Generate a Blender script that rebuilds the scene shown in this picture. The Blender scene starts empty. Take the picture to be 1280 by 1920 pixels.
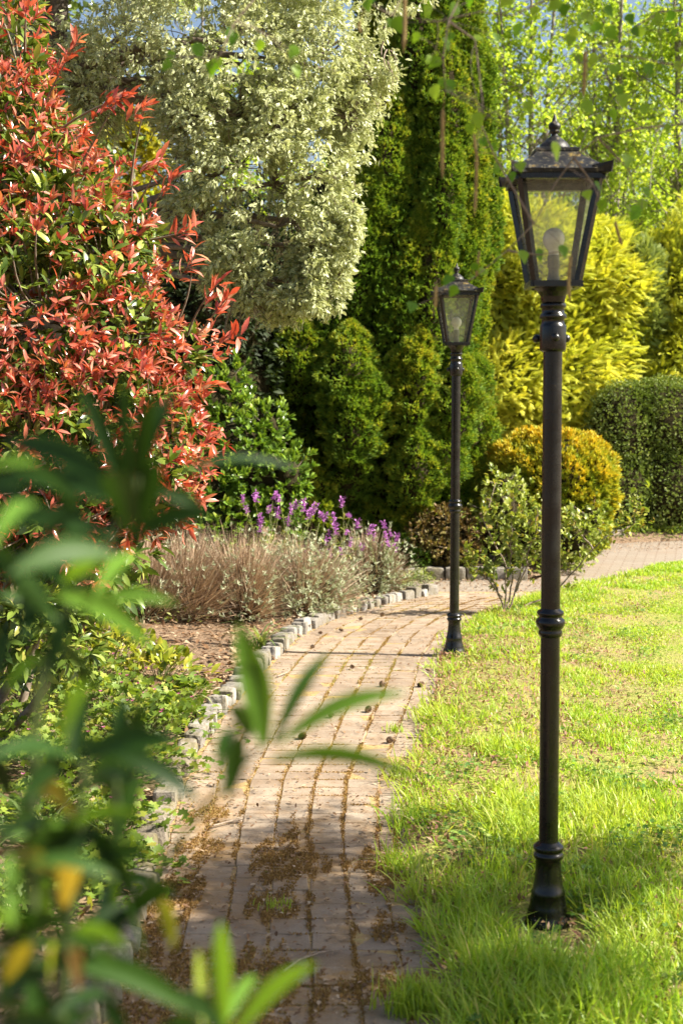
import bpy, math
import numpy as np
from mathutils import Vector, Matrix

SC = bpy.context.scene
COL = SC.collection
R = math.radians
F = 2667.0
CH = 1.51
TILT = math.atan(188.0 / F)
ct, st = math.cos(TILT), math.sin(TILT)

# ---------------------------------------------------------------- projection helpers
def ray(px, py):
    u = (px - 640.0) / F
    v = (960.0 - py) / F
    return np.array([u, ct + v * st, -st + v * ct])
def at(px, py, Y):
    d = ray(px, py)
    return np.array([0, 0, CH]) + d * (Y / d[1])
def ground(px, py, z=0.0):
    d = ray(px, py)
    return np.array([0, 0, CH]) + d * ((z - CH) / d[2])

X = lambda px, Y: (px - 640) * Y / F
def norm(a):
    a = np.asarray(a, float)
    return a / (np.linalg.norm(a, axis=-1, keepdims=True) + 1e-12)
def rng_(s):
    return np.random.default_rng(s)
def rdir(rng, n):
    return norm(rng.normal(size=(n, 3)))

# ---------------------------------------------------------------- materials
def mk(name):
    m = bpy.data.materials.new(name)
    m.use_nodes = True
    nt = m.node_tree
    for n in list(nt.nodes):
        nt.nodes.remove(n)
    out = nt.nodes.new('ShaderNodeOutputMaterial')
    return m, nt, out
def nd(nt, t, **kw):
    n = nt.nodes.new(t)
    for k, v in kw.items():
        setattr(n, k, v)
    return n
def ramp(nt, stops, fac):
    r = nd(nt, 'ShaderNodeValToRGB')
    e = r.color_ramp.elements
    while len(e) < len(stops):
        e.new(0.5)
    for i, (p, c) in enumerate(stops):
        e[i].position = p
        e[i].color = (*c, 1)
    nt.links.new(fac, r.inputs[0])
    return r.outputs[0]
def mixc(nt, fac, a, b, mode='MIX'):
    m = nd(nt, 'ShaderNodeMixRGB', blend_type=mode)
    for i, x in ((0, fac), (1, a), (2, b)):
        if isinstance(x, (int, float)):
            m.inputs[i].default_value = x
        elif isinstance(x, tuple):
            m.inputs[i].default_value = (*x, 1)
        else:
            nt.links.new(x, m.inputs[i])
    return m.outputs[0]
def noise(nt, vec, scale, detail=4, rough=.55):
    n = nd(nt, 'ShaderNodeTexNoise')
    n.inputs['Scale'].default_value = scale
    n.inputs['Detail'].default_value = detail
    n.inputs['Roughness'].default_value = rough
    if vec is not None:
        nt.links.new(vec, n.inputs['Vector'])
    return n.outputs['Fac']
def pos(nt):
    return nd(nt, 'ShaderNodeNewGeometry').outputs['Position']
def objc(nt):
    return nd(nt, 'ShaderNodeTexCoord').outputs['Object']
def bump(nt, h, strength=.4, dist=.01):
    b = nd(nt, 'ShaderNodeBump')
    b.inputs['Strength'].default_value = strength
    b.inputs['Distance'].default_value = dist
    nt.links.new(h, b.inputs['Height'])
    return b.outputs[0]
def attr(nt, name):
    return nd(nt, 'ShaderNodeAttribute', attribute_name=name).outputs['Fac']
def pbsdf(nt, col, rough=.6, spec=.5, nrm=None):
    p = nd(nt, 'ShaderNodeBsdfPrincipled')
    if isinstance(col, tuple):
        p.inputs['Base Color'].default_value = (*col, 1)
    else:
        nt.links.new(col, p.inputs['Base Color'])
    if isinstance(rough, (int, float)):
        p.inputs['Roughness'].default_value = rough
    else:
        nt.links.new(rough, p.inputs['Roughness'])
    p.inputs['Specular IOR Level'].default_value = spec
    if nrm is not None:
        nt.links.new(nrm, p.inputs['Normal'])
    return p

def leaf_mat(name, stops, rough=.45, trans=.35, tint=(1.25, 1.2, .55), spec=.5, edge=None, patch=None, bumpy=0):
    """a leaf: colour differs leaf by leaf (attribute rnd), light shines through it"""
    m, nt, out = mk(name)
    c = ramp(nt, stops, attr(nt, 'rnd'))
    if patch:                                     # slow change of hue across the plant
        sc, colr, amt = patch
        f = ramp(nt, [(.4, (0, 0, 0)), (.62, (amt,) * 3)], noise(nt, pos(nt), sc, 3))
        c = mixc(nt, f, c, colr)
    if edge:                                      # pale leaf margin
        e = ramp(nt, [(.25, (0, 0, 0)), (.7, (1, 1, 1))], attr(nt, 'edge'))
        c = mixc(nt, e, c, edge)
    nb = bump(nt, noise(nt, objc(nt), bumpy, 3), .25, .004) if bumpy else None
    p = pbsdf(nt, c, rough, spec, nb)
    t = nd(nt, 'ShaderNodeBsdfTranslucent')
    nt.links.new(mixc(nt, 1.0, c, tint, 'MULTIPLY'), t.inputs[0])
    mx = nd(nt, 'ShaderNodeMixShader')
    mx.inputs[0].default_value = trans
    nt.links.new(p.outputs[0], mx.inputs[1])
    nt.links.new(t.outputs[0], mx.inputs[2])
    nt.links.new(mx.outputs[0], out.inputs[0])
    return m
def simple_mat(name, c1, c2, scale=20, rough=.8, b=.5, spec=.3, dist=.005, detail=6):
    m, nt, out = mk(name)
    n = noise(nt, objc(nt), scale, detail, .65)
    c = ramp(nt, [(.35, c1), (.65, c2)], n)
    p = pbsdf(nt, c, rough, spec, bump(nt, n, b, dist))
    nt.links.new(p.outputs[0], out.inputs[0])
    return m

# ---------------------------------------------------------------- mesh builder
class MB:
    def __init__(s):
        s.V, s.E, s.Rn, s.F, s.M = [], [], [], [], []
        s.n = 0
    def add(s, V, Fc, rnd=None, edge=None, mat=0):
        V = np.asarray(V, float).reshape(-1, 3)
        Fc = np.asarray(Fc, np.int64)
        k = len(V)
        if k == 0:
            return s
        s.V.append(V)
        s.Rn.append(np.full(k, .5) if rnd is None else np.broadcast_to(rnd, (k,)))
        s.E.append(np.zeros(k) if edge is None else np.broadcast_to(edge, (k,)))
        s.F.append(Fc + s.n)
        s.M.append(np.full(len(Fc), mat, np.int32))
        s.n += k
        return s
    def build(s, name, mats, root=None, smooth=True, base=None):
        V = np.concatenate(s.V)
        if root is not None:
            V = V - np.array(root.location)
        elif base is not None:
            V = V - np.asarray(base)
        me = bpy.data.meshes.new(name)
        me.vertices.add(len(V))
        me.vertices.foreach_set('co', V.astype(np.float32).ravel())
        li = np.concatenate([f.ravel() for f in s.F]).astype(np.int32)
        tot = np.concatenate([np.full(len(f), f.shape[1], np.int32) for f in s.F])
        sta = np.concatenate([[0], np.cumsum(tot)[:-1]]).astype(np.int32)
        me.loops.add(len(li))
        me.loops.foreach_set('vertex_index', li)
        me.polygons.add(len(tot))
        me.polygons.foreach_set('loop_start', sta)
        me.polygons.foreach_set('loop_total', tot)
        me.polygons.foreach_set('material_index', np.concatenate(s.M))
        me.polygons.foreach_set('use_smooth', np.full(len(tot), smooth, bool))
        for nm, arr in (('rnd', s.Rn), ('edge', s.E)):
            a = me.attributes.new(nm, 'FLOAT', 'POINT')
            a.data.foreach_set('value', np.concatenate(arr).astype(np.float32))
        me.update(calc_edges=True)
        me.validate()
        for m in (mats if isinstance(mats, (list, tuple)) else [mats]):
            me.materials.append(m)
        o = bpy.data.objects.new(name, me)
        COL.objects.link(o)
        if root is not None:
            o.parent = root
        elif base is not None:
            o.location = base
        return o

def thing(name, label, cat, loc=(0, 0, 0), group=None, rz=0):
    o = bpy.data.objects.new(name, None)
    COL.objects.link(o)
    o.location = loc
    o.rotation_euler = (0, 0, rz)
    o.empty_display_size = .1
    return tag(o, label, cat, group)
def tag(o, label, cat, group=None, kind=None):
    if label:
        o['label'] = label
    if cat:
        o['category'] = cat
    if group:
        o['group'] = group
    if kind:
        o['kind'] = kind
    return o
def copy_tree(o, parent=None):
    c = o.copy()
    COL.objects.link(c)
    c.parent = parent
    for ch in list(o.children):
        copy_tree(ch, c)
    return c

# ---------------------------------------------------------------- templates
def leaf_t(rows, fold=.25):
    """rows: (y, half width, z); first and last are points"""
    V, E, T, idx = [], [], [], []
    for i, (y, w, z) in enumerate(rows):
        if w < 1e-4:
            idx.append([len(V)])
            V.append((0, y, z)); E.append(0.3)
        else:
            b = len(V)
            idx.append([b, b + 1, b + 2])
            V += [(-w, y, z + w * fold), (0, y, z), (w, y, z + w * fold)]
            E += [1, 0, 1]
    for a, b in zip(idx[:-1], idx[1:]):
        if len(a) == 1:
            T += [(a[0], b[1], b[0]), (a[0], b[2], b[1])]
        elif len(b) == 1:
            T += [(a[0], a[1], b[0]), (a[1], a[2], b[0])]
        else:
            T += [(a[0], a[1], b[1]), (a[0], b[1], b[0]), (a[1], a[2], b[2]), (a[1], b[2], b[1])]
    return np.array(V, float), np.array(T), np.array(E, float)

LANCE = leaf_t([(0, 0, 0), (.12, .05, .01), (.4, .14, .03), (.72, .11, .0), (1, 0, -.08)])
OVAL = leaf_t([(0, 0, 0), (.1, .07, .0), (.4, .22, .03), (.75, .17, .0), (1, 0, -.08)])
SMALL = leaf_t([(0, 0, 0), (.45, .22, .03), (1, 0, -.08)])
BROAD = leaf_t([(0, 0, 0), (.2, .3, .0), (.5, .36, .03), (.8, .2, 0), (1, 0, -.06)], .15)
BIRCH = leaf_t([(0, 0, 0), (.12, .0001, 0), (.22, .26, 0), (.42, .36, .02), (.7, .2, 0), (1, 0, -.06)], .15)
NEEDLE = (np.array([(-.11, 0, 0), (.11, 0, 0), (.08, .6, .05), (0, 1, .02), (-.08, .6, .05)], float),
          np.array([(0, 1, 2), (0, 2, 4), (4, 2, 3)]), np.zeros(5))
NEED3 = (np.array([(-.12, 0, 0), (.12, 0, 0), (0, 1, .05)], float), np.array([(0, 1, 2)]), np.zeros(3))
def blade_t(bend):
    V, T, n = [], [], 4
    for i in range(n):
        t = i / n
        w = .5 * (1 - t ** 2.2) + .04
        V += [(-w, 0, 0), (w, 0, 0)]
    V.append((0, 0, 0))
    V = np.array(V, float)
    ts = np.concatenate([np.repeat(np.arange(n) / n, 2), [1.0]])
    ang = ts * bend
    V[:, 1] = ts * np.cos(ang * .75)
    V[:, 2] = -ts * np.sin(ang * .75)
    for i in range(n - 1):
        a = 2 * i
        T += [(a, a + 1, a + 3), (a, a + 3, a + 2)]
    T.append((2 * n - 2, 2 * n - 1, 2 * n))
    return V, np.array(T), np.zeros(len(V))
BLADES = [blade_t(b) for b in (.35, .8, 1.25)]
def palm_t():
    """a lobed round leaf (geranium)"""
    V, T = [(0, .35, 0)], []
    k = 14
    for i in range(k):
        a = R(-240 + 300 * i / (k - 1) + 0) + R(0)
        a = R(-60 + 300 * i / (k - 1))
        r = .5 if i % 2 == 0 else .33
        V.append((r * math.cos(a), .35 + r * math.sin(a), .06))
    for i in range(1, k):
        T.append((0, i, i + 1))
    return np.array(V, float), np.array(T), np.array([0] + [1] * k, float)
PALM = palm_t()
def frond_t(n=8):
    """flat feathery conifer spray: drooping axis with side leaflets"""
    V, T = [], []
    def tri(a, b, w):
        a, b = np.array(a), np.array(b)
        d = norm(b - a); s = np.cross(d, (0, 0, 1)) * w
        i = len(V)
        V.extend([a - s, a + s, b])
        T.append((i, i + 1, i + 2))
    ax = lambda t: np.array([0.05 * math.sin(3 * t), t, -.22 * t * t])
    tri(ax(0), ax(1), .035)
    for k in range(n):
        t = .12 + .82 * k / n
        L = .42 * (1 - t * .75) * (.8 + .4 * ((k * 7) % 5) / 5)
        for sg in (-1, 1):
            tri(ax(t), ax(t) + np.array([sg * L * .62, L * .85, -.05 - .12 * L]), .04)
            tri(ax(t + .03), ax(t) + np.array([sg * L * .3, L * .5, .05]), .03)
    return np.array(V), np.array(T), np.zeros(len(V))
FROND = frond_t()

def scatter(mb, T, P, D, N, S, rng, mat=0, rnd=None, wid=None):
    """copies of template T: root P, axis D, normal about N, length S"""
    P = np.asarray(P, float); n = len(P)
    if n == 0:
        return
    tv, tf, te = T
    D = norm(D)
    N = np.broadcast_to(np.asarray(N, float), (n, 3))
    X = norm(np.cross(D, N) + 1e-6)
    N = np.cross(X, D)
    S = np.broadcast_to(np.asarray(S, float), (n,))
    W = S if wid is None else np.broadcast_to(np.asarray(wid, float), (n,))
    V = (P[:, None, :] + tv[None, :, 0:1] * (W[:, None] * X)[:, None, :]
         + tv[None, :, 1:2] * (S[:, None] * D)[:, None, :] + tv[None, :, 2:3] * (S[:, None] * N)[:, None, :])
    k = len(tv)
    Fc = (tf[None] + (np.arange(n) * k)[:, None, None]).reshape(-1, 3)
    r = rng.random(n) if rnd is None else np.clip(np.broadcast_to(rnd, (n,)), 0, 1)
    mb.add(V.reshape(-1, 3), Fc, np.repeat(r, k), np.tile(te, n), mat)

def tube(mb, pts, rad, n=6, mat=0, rnd=.5):
    pts = np.asarray(pts, float); m = len(pts)
    rad = np.broadcast_to(np.asarray(rad, float), (m,))
    tg = norm(np.gradient(pts, axis=0))
    ref = np.array([.3, .95, .1]) if abs(tg[:, 1]).mean() < .8 else np.array([1., 0, .1])
    A = norm(np.cross(tg, ref)); B = np.cross(tg, A)
    a = np.linspace(0, 2 * math.pi, n, endpoint=False)
    V = pts[:, None] + rad[:, None, None] * (np.cos(a)[None, :, None] * A[:, None] + np.sin(a)[None, :, None] * B[:, None])
    Q = []
    for i in range(m - 1):
        for j in range(n):
            k = (j + 1) % n
            Q.append((i * n + j, i * n + k, (i + 1) * n + k, (i + 1) * n + j))
    mb.add(V.reshape(-1, 3), Q, rnd, None, mat)
def bez(a, b, c, n=8):
    t = np.linspace(0, 1, n)[:, None]
    return (1 - t) ** 2 * np.asarray(a) + 2 * t * (1 - t) * np.asarray(b) + t * t * np.asarray(c)
def lathe(mb, prof, n=24, c=(0, 0, 0), mat=0, rnd=.5):
    prof = np.asarray(prof, float); m = len(prof)
    a = np.linspace(0, 2 * math.pi, n, endpoint=False)
    V = np.stack([prof[:, 0:1] * np.cos(a), prof[:, 0:1] * np.sin(a), np.repeat(prof[:, 1:2], n, 1)], -1) + np.asarray(c)
    Q = []
    for i in range(m - 1):
        for j in range(n):
            k = (j + 1) % n
            Q.append((i * n + j, i * n + k, (i + 1) * n + k, (i + 1) * n + j))
    mb.add(V.reshape(-1, 3), Q, rnd, None, mat)
def bar(mb, a, b, w, d=None, up=(0, 0, 1), mat=0):
    """square bar from a to b"""
    a, b = np.asarray(a, float), np.asarray(b, float)
    d = w if d is None else d
    t = norm(b - a); s = norm(np.cross(t, up)); u = np.cross(s, t)
    V = []
    for p in (a, b):
        for i, j in ((-1, -1), (1, -1), (1, 1), (-1, 1)):
            V.append(p + s * i * w / 2 + u * j * d / 2)
    mb.add(V, [(0, 1, 2, 3), (7, 6, 5, 4), (0, 4, 5, 1), (1, 5, 6, 2), (2, 6, 7, 3), (3, 7, 4, 0)], .5, None, mat)
def blob(mb, c, r, rng, amp=.12, nu=14, nv=10, mat=0, rnd=.5):
    """lumpy ellipsoid"""
    c, r = np.asarray(c, float), np.broadcast_to(np.asarray(r, float), (3,))
    th = np.linspace(0.02, math.pi - .02, nv); ph = np.linspace(0, 2 * math.pi, nu, endpoint=False)
    T, Pp = np.meshgrid(th, ph, indexing='ij')
    D = np.stack([np.sin(T) * np.cos(Pp), np.sin(T) * np.sin(Pp), np.cos(T)], -1)
    k = rng.normal(size=(4, 3)) * 3; o = rng.random(4) * 6
    h = sum(np.sin(D @ k[i] + o[i]) for i in range(4)) / 4
    V = c + D * r * (1 + amp * h)[..., None]
    Q = [(i * nu + j, (i + 1) * nu + j, (i + 1) * nu + (j + 1) % nu, i * nu + (j + 1) % nu) for i in range(nv - 1) for j in range(nu)]
    mb.add(V.reshape(-1, 3), Q, rnd, None, mat)

def lobe(px, py, Y, rx, ry, rd=None):
    """an ellipsoid of a crown: centre at its distance, radii in metres"""
    c = at(px, py, Y)
    k = Y / F
    return (c, np.array([rx * k, rd if rd else rx * k, ry * k]))
def on_lobes(lobes, n, rng, lo=.75, hi=1.05, inside=.72, bumps=.1):
    """points near the outer surface of a union of ellipsoids, with outward normals"""
    w = np.array([(l[1][0] * l[1][1] * l[1][2]) ** (2 / 3) for l in lobes]); w /= w.sum()
    C = np.array([l[0] for l in lobes]); Rr = np.array([l[1] for l in lobes])
    i = rng.choice(len(lobes), int(n * 1.6), p=w)
    D = rdir(rng, len(i))
    k = rng.normal(size=(len(lobes), 3, 3)) * 3.5
    h = sum(np.sin(np.einsum('ij,ij->i', D, k[i, q]) + q) for q in range(3)) / 3
    s = rng.uniform(lo, hi, len(i)) * (1 + bumps * h)
    P = C[i] + D * Rr[i] * s[:, None]
    dd = np.linalg.norm((P[:, None] - C[None]) / Rr[None], axis=2)
    dd[np.arange(len(i)), i] = 9
    keep = (dd.min(1) > inside)
    P, D, i = P[keep][:n], D[keep][:n], i[keep][:n]
    Nn = norm(D / Rr[i])
    return P, Nn
def cluster(P, N, k, rng, spread=.8, up=0.0, jitter=0.0):
    """k leaf axes about every N"""
    n = len(P)
    PP = np.repeat(P, k, 0); NN = np.repeat(N, k, 0)
    D = norm(NN + spread * rdir(rng, n * k) + np.array([0, 0, up]))
    if jitter:
        PP = PP + rng.normal(size=PP.shape) * jitter
    return PP, D, NN
UP = np.array([0, 0, 1.0])

# ---------------------------------------------------------------- camera, sun, sky
cam = bpy.data.cameras.new('camera')
co = bpy.data.objects.new('camera', cam)
COL.objects.link(co)
co.location = (0, 0, CH)
co.rotation_euler = (R(90) - TILT, 0, 0)
cam.sensor_fit = 'VERTICAL'
cam.sensor_height = 36
cam.sensor_width = 24
cam.lens = F / 1920 * 36
cam.clip_start = .05
cam.clip_end = 2000
cam.dof.use_dof = True
cam.dof.focus_distance = 6.3
cam.dof.aperture_fstop = 4.7
SC.camera = co

EL = R(41)
hz = norm(np.array([1.0, -.14, 0]))
S = np.array([hz[0] * math.cos(EL), hz[1] * math.cos(EL), math.sin(EL)])
sl = bpy.data.lights.new('sun', 'SUN')
sl.energy = 5.0
sl.angle = R(.55)
sl.color = (1, .93, .80)
so = bpy.data.objects.new('sun', sl)
COL.objects.link(so)
so.rotation_euler = Vector(S).to_track_quat('Z', 'Y').to_euler()
so.location = (8, -2, 9)
w = bpy.data.worlds.new('World')
SC.world = w
w.use_nodes = True
wn = w.node_tree
sky = wn.nodes.new('ShaderNodeTexSky')
sky.sky_type = 'NISHITA'
sky.sun_disc = False
sky.sun_elevation = EL
sky.sun_rotation = math.atan2(S[0], S[1])
sky.air_density = 1.0
sky.dust_density = 3.0
bg = wn.nodes['Background']
wn.links.new(sky.outputs[0], bg.inputs[0])
bg.inputs[1].default_value = .058
SC.view_settings.view_transform = 'Standard'
SC.view_settings.look = 'None'
SC.view_settings.exposure = 1.68
SC.view_settings.gamma = 1
SC.cycles.max_bounces = 7
SC.cycles.diffuse_bounces = 3
SC.cycles.glossy_bounces = 3
SC.cycles.transmission_bounces = 4
SC.cycles.transparent_max_bounces = 10
SC.cycles.caustics_reflective = False
SC.cycles.caustics_refractive = False
SC.cycles.sample_clamp_indirect = 6
SC.cycles.use_adaptive_sampling = True
SC.cycles.adaptive_threshold = .015
SC.cycles.use_denoising = True

# ---------------------------------------------------------------- path edges (metres)
LY = np.array([1.5, 3.55, 4.3, 5.77, 6.9, 7.8, 8.6, 9.5, 10.4, 11.2, 11.8])
LX = np.array([-.58, -.57, -.59, -.64, -.59, -.5, -.40, -.28, -.02, .40, .84])
RY = np.array([1.5, 3.55, 4.25, 5, 5.77, 6.5, 7.5, 8.6, 9.6, 10.4, 11.2, 12.0, 13.1, 14.2, 17.5])
RX = np.array([.3, .28, .25, .23, .27, .37, .5, .60, .78, 1.0, 1.4, 1.85, 2.6, 3.4, 8])
xL = lambda y: np.interp(y, LY, LX)
xR = lambda y: np.interp(y, RY, RX)

def wob(x, y, s=1.0, seed=0):
    r = rng_(seed + 100)
    k = r.normal(size=(6, 2)) * 1.8 * s; o = r.random(6) * 7
    return sum(np.sin(k[i, 0] * x + k[i, 1] * y + o[i]) for i in range(6)) / 6
def sheet(xs, ys, zf):
    X, Y = np.meshgrid(xs, ys, indexing='xy')
    return np.stack([X, Y, zf(X, Y)], -1)
def grid_faces(nx, ny):
    i, j = np.meshgrid(np.arange(nx - 1), np.arange(ny - 1), indexing='xy')
    a = (j * nx + i).ravel()
    return np.stack([a, a + 1, a + nx + 1, a + nx], 1)
def struct(o):
    o['kind'] = 'structure'
    return o

# ground
m, nt, out = mk('soil')
n1 = noise(nt, pos(nt), 3.5, 6, .65); n2 = noise(nt, pos(nt), 40, 5, .7)
c = ramp(nt, [(.3, (.10, .065, .04)), (.55, (.20, .135, .085)), (.75, (.31, .22, .145))], n2)
c = mixc(nt, ramp(nt, [(.45, (0, 0, 0)), (.65, (.45,) * 3)], n1), c, (.26, .19, .13))
nt.links.new(pbsdf(nt, c, .95, .1, bump(nt, n2, .9, .02)).outputs[0], out.inputs[0])
SOIL = m
mb = MB()
g = 400
mb.add([(-g, -g, -.09), (g, -g, -.09), (g, g, -.09), (-g, g, -.09)], [(0, 1, 2, 3)])
struct(mb.build('ground', SOIL))

# soil beds: left of the path, and the far bed under the conifers
def zbed(X, Y):
    d = np.clip(xL(Y) - X, 0, 3)
    return .012 + .05 * np.clip(d, 0, 1.2) + .018 * wob(X, Y, 3, 1) * np.clip(d * 4, 0, 1)
ys = np.linspace(1.0, 11.75, 90); us = np.linspace(0, 1, 50)
U, Yg = np.meshgrid(us, ys, indexing='xy')
Xg = (xL(Yg) - .05) * (1 - U) + (-7) * U
Xg = (xL(Yg) - .05) + (-7 - xL(Yg)) * U ** 1.6
V = np.stack([Xg, Yg, zbed(Xg, Yg)], -1)
mb = MB(); mb.add(V.reshape(-1, 3), grid_faces(50, 90)[:, ::-1])
struct(mb.build('flower_bed_soil', SOIL))
far_edge = np.array([(-7, 13.1), (.2, 12.82), (1.7, 12.86), (1.95, 13.3), (2.35, 14.6), (2.9, 16.35), (4.2, 16.75), (9, 19.5)])
mb = MB()
ys_ = np.linspace(0, 1, 14)
xs_ = np.linspace(-7, 9, 60)
ye = np.interp(xs_, far_edge[:, 0], far_edge[:, 1])
V = np.array([[(x, y0 + .02 + 14 * u ** 1.5, .09 * min(1, 14 * u) - .012 + .015 * wob(x, 14 * u, 2, 4)) for x, y0 in zip(xs_, ye)] for u in ys_])
mb.add(V.reshape(-1, 3), grid_faces(60, 14))
struct(mb.build('far_bed_soil', SOIL))

# lawn
m, nt, out = mk('turf')
n1 = noise(nt, pos(nt), 2.2, 5, .6); n2 = noise(nt, pos(nt), 55, 4, .7)
c = ramp(nt, [(.3, (.12, .14, .03)), (.5, (.24, .27, .05)), (.72, (.38, .34, .14))], n2)
c = mixc(nt, ramp(nt, [(.42, (0, 0, 0)), (.62, (.8,) * 3)], n1), c, (.30, .21, .12))
nt.links.new(pbsdf(nt, c, .9, .1, bump(nt, n2, .8, .02)).outputs[0], out.inputs[0])
TURF = m
ys = np.linspace(1.0, 17.4, 120)
U, Yg = np.meshgrid(us, ys, indexing='xy')
Xg = (xR(Yg) - .0) + (9.5 - xR(Yg)) * U ** 1.7
def zlawn(X, Y):
    d = np.clip(X - xR(Y), 0, 4)
    dip = .062 * np.exp(-((X - .607) / .28) ** 2 - ((Y - 4.08) / .42) ** 2)
    return .004 + .03 * np.clip(d * 3, 0, 1) + .012 * wob(X, Y, 2, 2) * np.clip(d * 4, 0, 1) - dip
mb = MB(); mb.add(np.stack([Xg, Yg, zlawn(Xg, Yg)], -1).reshape(-1, 3), grid_faces(50, 120))
struct(mb.build('lawn', TURF))

# brick path: one sheet of slightly uneven paving bricks over sand
m, nt, out = mk('paving_brick')
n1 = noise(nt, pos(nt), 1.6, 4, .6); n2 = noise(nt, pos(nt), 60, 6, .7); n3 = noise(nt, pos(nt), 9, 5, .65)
c = ramp(nt, [(0, (.27, .212, .155)), (.35, (.31, .245, .178)), (.7, (.335, .268, .196)), (1, (.32, .262, .198))], attr(nt, 'rnd'))
c = mixc(nt, ramp(nt, [(.3, (.55,) * 3), (.62, (0, 0, 0))], n2), c, (.22, .17, .13))
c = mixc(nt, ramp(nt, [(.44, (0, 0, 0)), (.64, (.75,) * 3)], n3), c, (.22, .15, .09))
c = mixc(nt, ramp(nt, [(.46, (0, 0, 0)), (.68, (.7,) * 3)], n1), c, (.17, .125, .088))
mm = nd(nt, 'ShaderNodeMath', operation='MULTIPLY'); nt.links.new(attr(nt, 'edge'), mm.inputs[0]); nt.links.new(ramp(nt, [(.35, (0, 0, 0)), (.6, (1, 1, 1))], noise(nt, pos(nt), 16, 8, .8)), mm.inputs[1])
c = mixc(nt, mm.outputs[0], c, (.26, .155, .055))
nt.links.new(pbsdf(nt, c, .85, .25, bump(nt, n2, .6, .006)).outputs[0], out.inputs[0])
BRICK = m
m, nt, out = mk('mossy_sand')
n2 = noise(nt, pos(nt), 30, 5, .7)
c = ramp(nt, [(.3, (.22, .155, .085)), (.5, (.34, .235, .11)), (.7, (.36, .30, .12))], n2)
nt.links.new(pbsdf(nt, c, .95, .1, bump(nt, n2, .9, .01)).outputs[0], out.inputs[0])
SAND = m
rg = rng_(5)
mb = MB()
ys = np.linspace(1.2, 11.9, 60)
V = np.array([[(xL(y) - .02 + (xR(y) + .1 - xL(y)) * u, y, -.003) for u in np.linspace(0, 1, 8)] for y in ys])
mb.add(V.reshape(-1, 3), grid_faces(8, 60), .5, None, 1)
def mossmask(x, y):
    u = (x - xL(y)) / (xR(y) - xL(y))
    k = wob(u * 2.2, y, 3.2, 42) + .6 * wob(u * 5, y, 6, 43) - .22 * np.clip(y - 4.4, -1, 3) + .45 * (.45 - u)
    return np.clip((k - .02) * 3, 0, 1)
NC = 7
yrow = 1.3
def brick(p00, p10, p11, p01, z, rnd, tl):
    q = np.array([p00, p10, p11, p01]); cc = q.mean(0)
    dz = np.array([tl[0] + tl[1], -tl[0] + tl[1], -tl[0] - tl[1], tl[0] - tl[1]])
    sh = lambda s: cc + (q - cc) * s
    b0 = np.c_[q, np.full(4, -.03)]
    b1 = np.c_[q, z + dz - .003]
    b2 = np.c_[cc + (q - cc) - norm(q - cc) * .0035, z + dz]
    V = np.concatenate([b0, b1, b2])
    Fq = [(8, 9, 10, 11)]
    for k in range(4):
        n = (k + 1) % 4
        Fq += [(k, n, 4 + n, 4 + k), (4 + k, 4 + n, 8 + n, 8 + k)]
    mb.add(V, Fq, rnd, mossmask(V[:, 0], V[:, 1]))
joints = []
while yrow < 11.75:
    dy = .124
    for cidx in range(NC + 1):
        def P(u, y):
            return np.array([xL(y) + .004 + u * (xR(y) + .015 - xL(y)) * (1.0 if NC else 1), y])
        u0, u1 = cidx / NC, (cidx + 1) / NC
        gx = .0025; gy = .0013
        if u0 >= 1: continue
        j = rg.normal(size=(4, 2)) * .0018
        a = P(u0, yrow) + (gx, gy) + j[0]; b = P(u1, yrow) + (-gx, gy) + j[1]
        cq = P(u1, yrow + dy) + (-gx, -gy) + j[2]; d = P(u0, yrow + dy) + (gx, -gy) + j[3]
        z = .003 * wob(u0 * 3, yrow, 1.5, 9) + rg.normal() * .001
        brick(a, b, cq, d, z, rg.random(), rg.normal(size=2) * .001)
    yrow += dy
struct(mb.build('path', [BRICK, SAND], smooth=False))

# cross path beyond the bed corner
m, nt, out = mk('far_paving')
mp = nd(nt, 'ShaderNodeMapping'); nt.links.new(pos(nt), mp.inputs[0]); mp.inputs['Rotation'].default_value = (0, 0, R(14))
bt = nd(nt, 'ShaderNodeTexBrick'); nt.links.new(mp.outputs[0], bt.inputs['Vector'])
bt.inputs['Scale'].default_value = 1; bt.inputs['Brick Width'].default_value = .2; bt.inputs['Row Height'].default_value = .1
bt.inputs['Mortar Size'].default_value = .007
bt.inputs['Color1'].default_value = (.27, .235, .19, 1); bt.inputs['Color2'].default_value = (.23, .197, .158, 1); bt.inputs['Mortar'].default_value = (.17, .12, .08, 1)
n1 = noise(nt, pos(nt), 1.3, 6, .7); n2 = noise(nt, pos(nt), 45, 5, .7)
c = mixc(nt, ramp(nt, [(.48, (0, 0, 0)), (.66, (.7,) * 3)], n1), bt.outputs[0], (.24, .18, .13))
c = mixc(nt, ramp(nt, [(.3, (.45,) * 3), (.6, (0, 0, 0))], n2), c, (.17, .125, .09))
nt.links.new(pbsdf(nt, c, .9, .2, bump(nt, n2, .5, .006)).outputs[0], out.inputs[0])
near = [(-7, 11.9), (0, 11.9), (.6, 11.86), (.84, 11.75), (.95, 11.0), (1.2, 10.8), (1.5, 11.1), (1.87, 11.9), (2.6, 13.0), (3.4, 14.1), (8, 17.4), (10, 18.8)]
far = [(-7, 13.0), (0, 12.74), (.6, 12.74), (.9, 12.74), (1.2, 12.75), (1.5, 12.76), (1.75, 12.8), (1.95, 13.2), (2.35, 14.5), (2.9, 16.25), (5.0, 17.2), (10, 20.6)]
mb = MB(); rows = np.array([[np.r_[np.array(a) * (1 - u) + np.array(b) * u, -.006] for u in np.linspace(0, 1, 6)] for a, b in zip(near, far)])
mb.add(rows.reshape(-1, 3), grid_faces(6, len(near))[:, ::-1])
struct(mb.build('cross_path', m))

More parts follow.
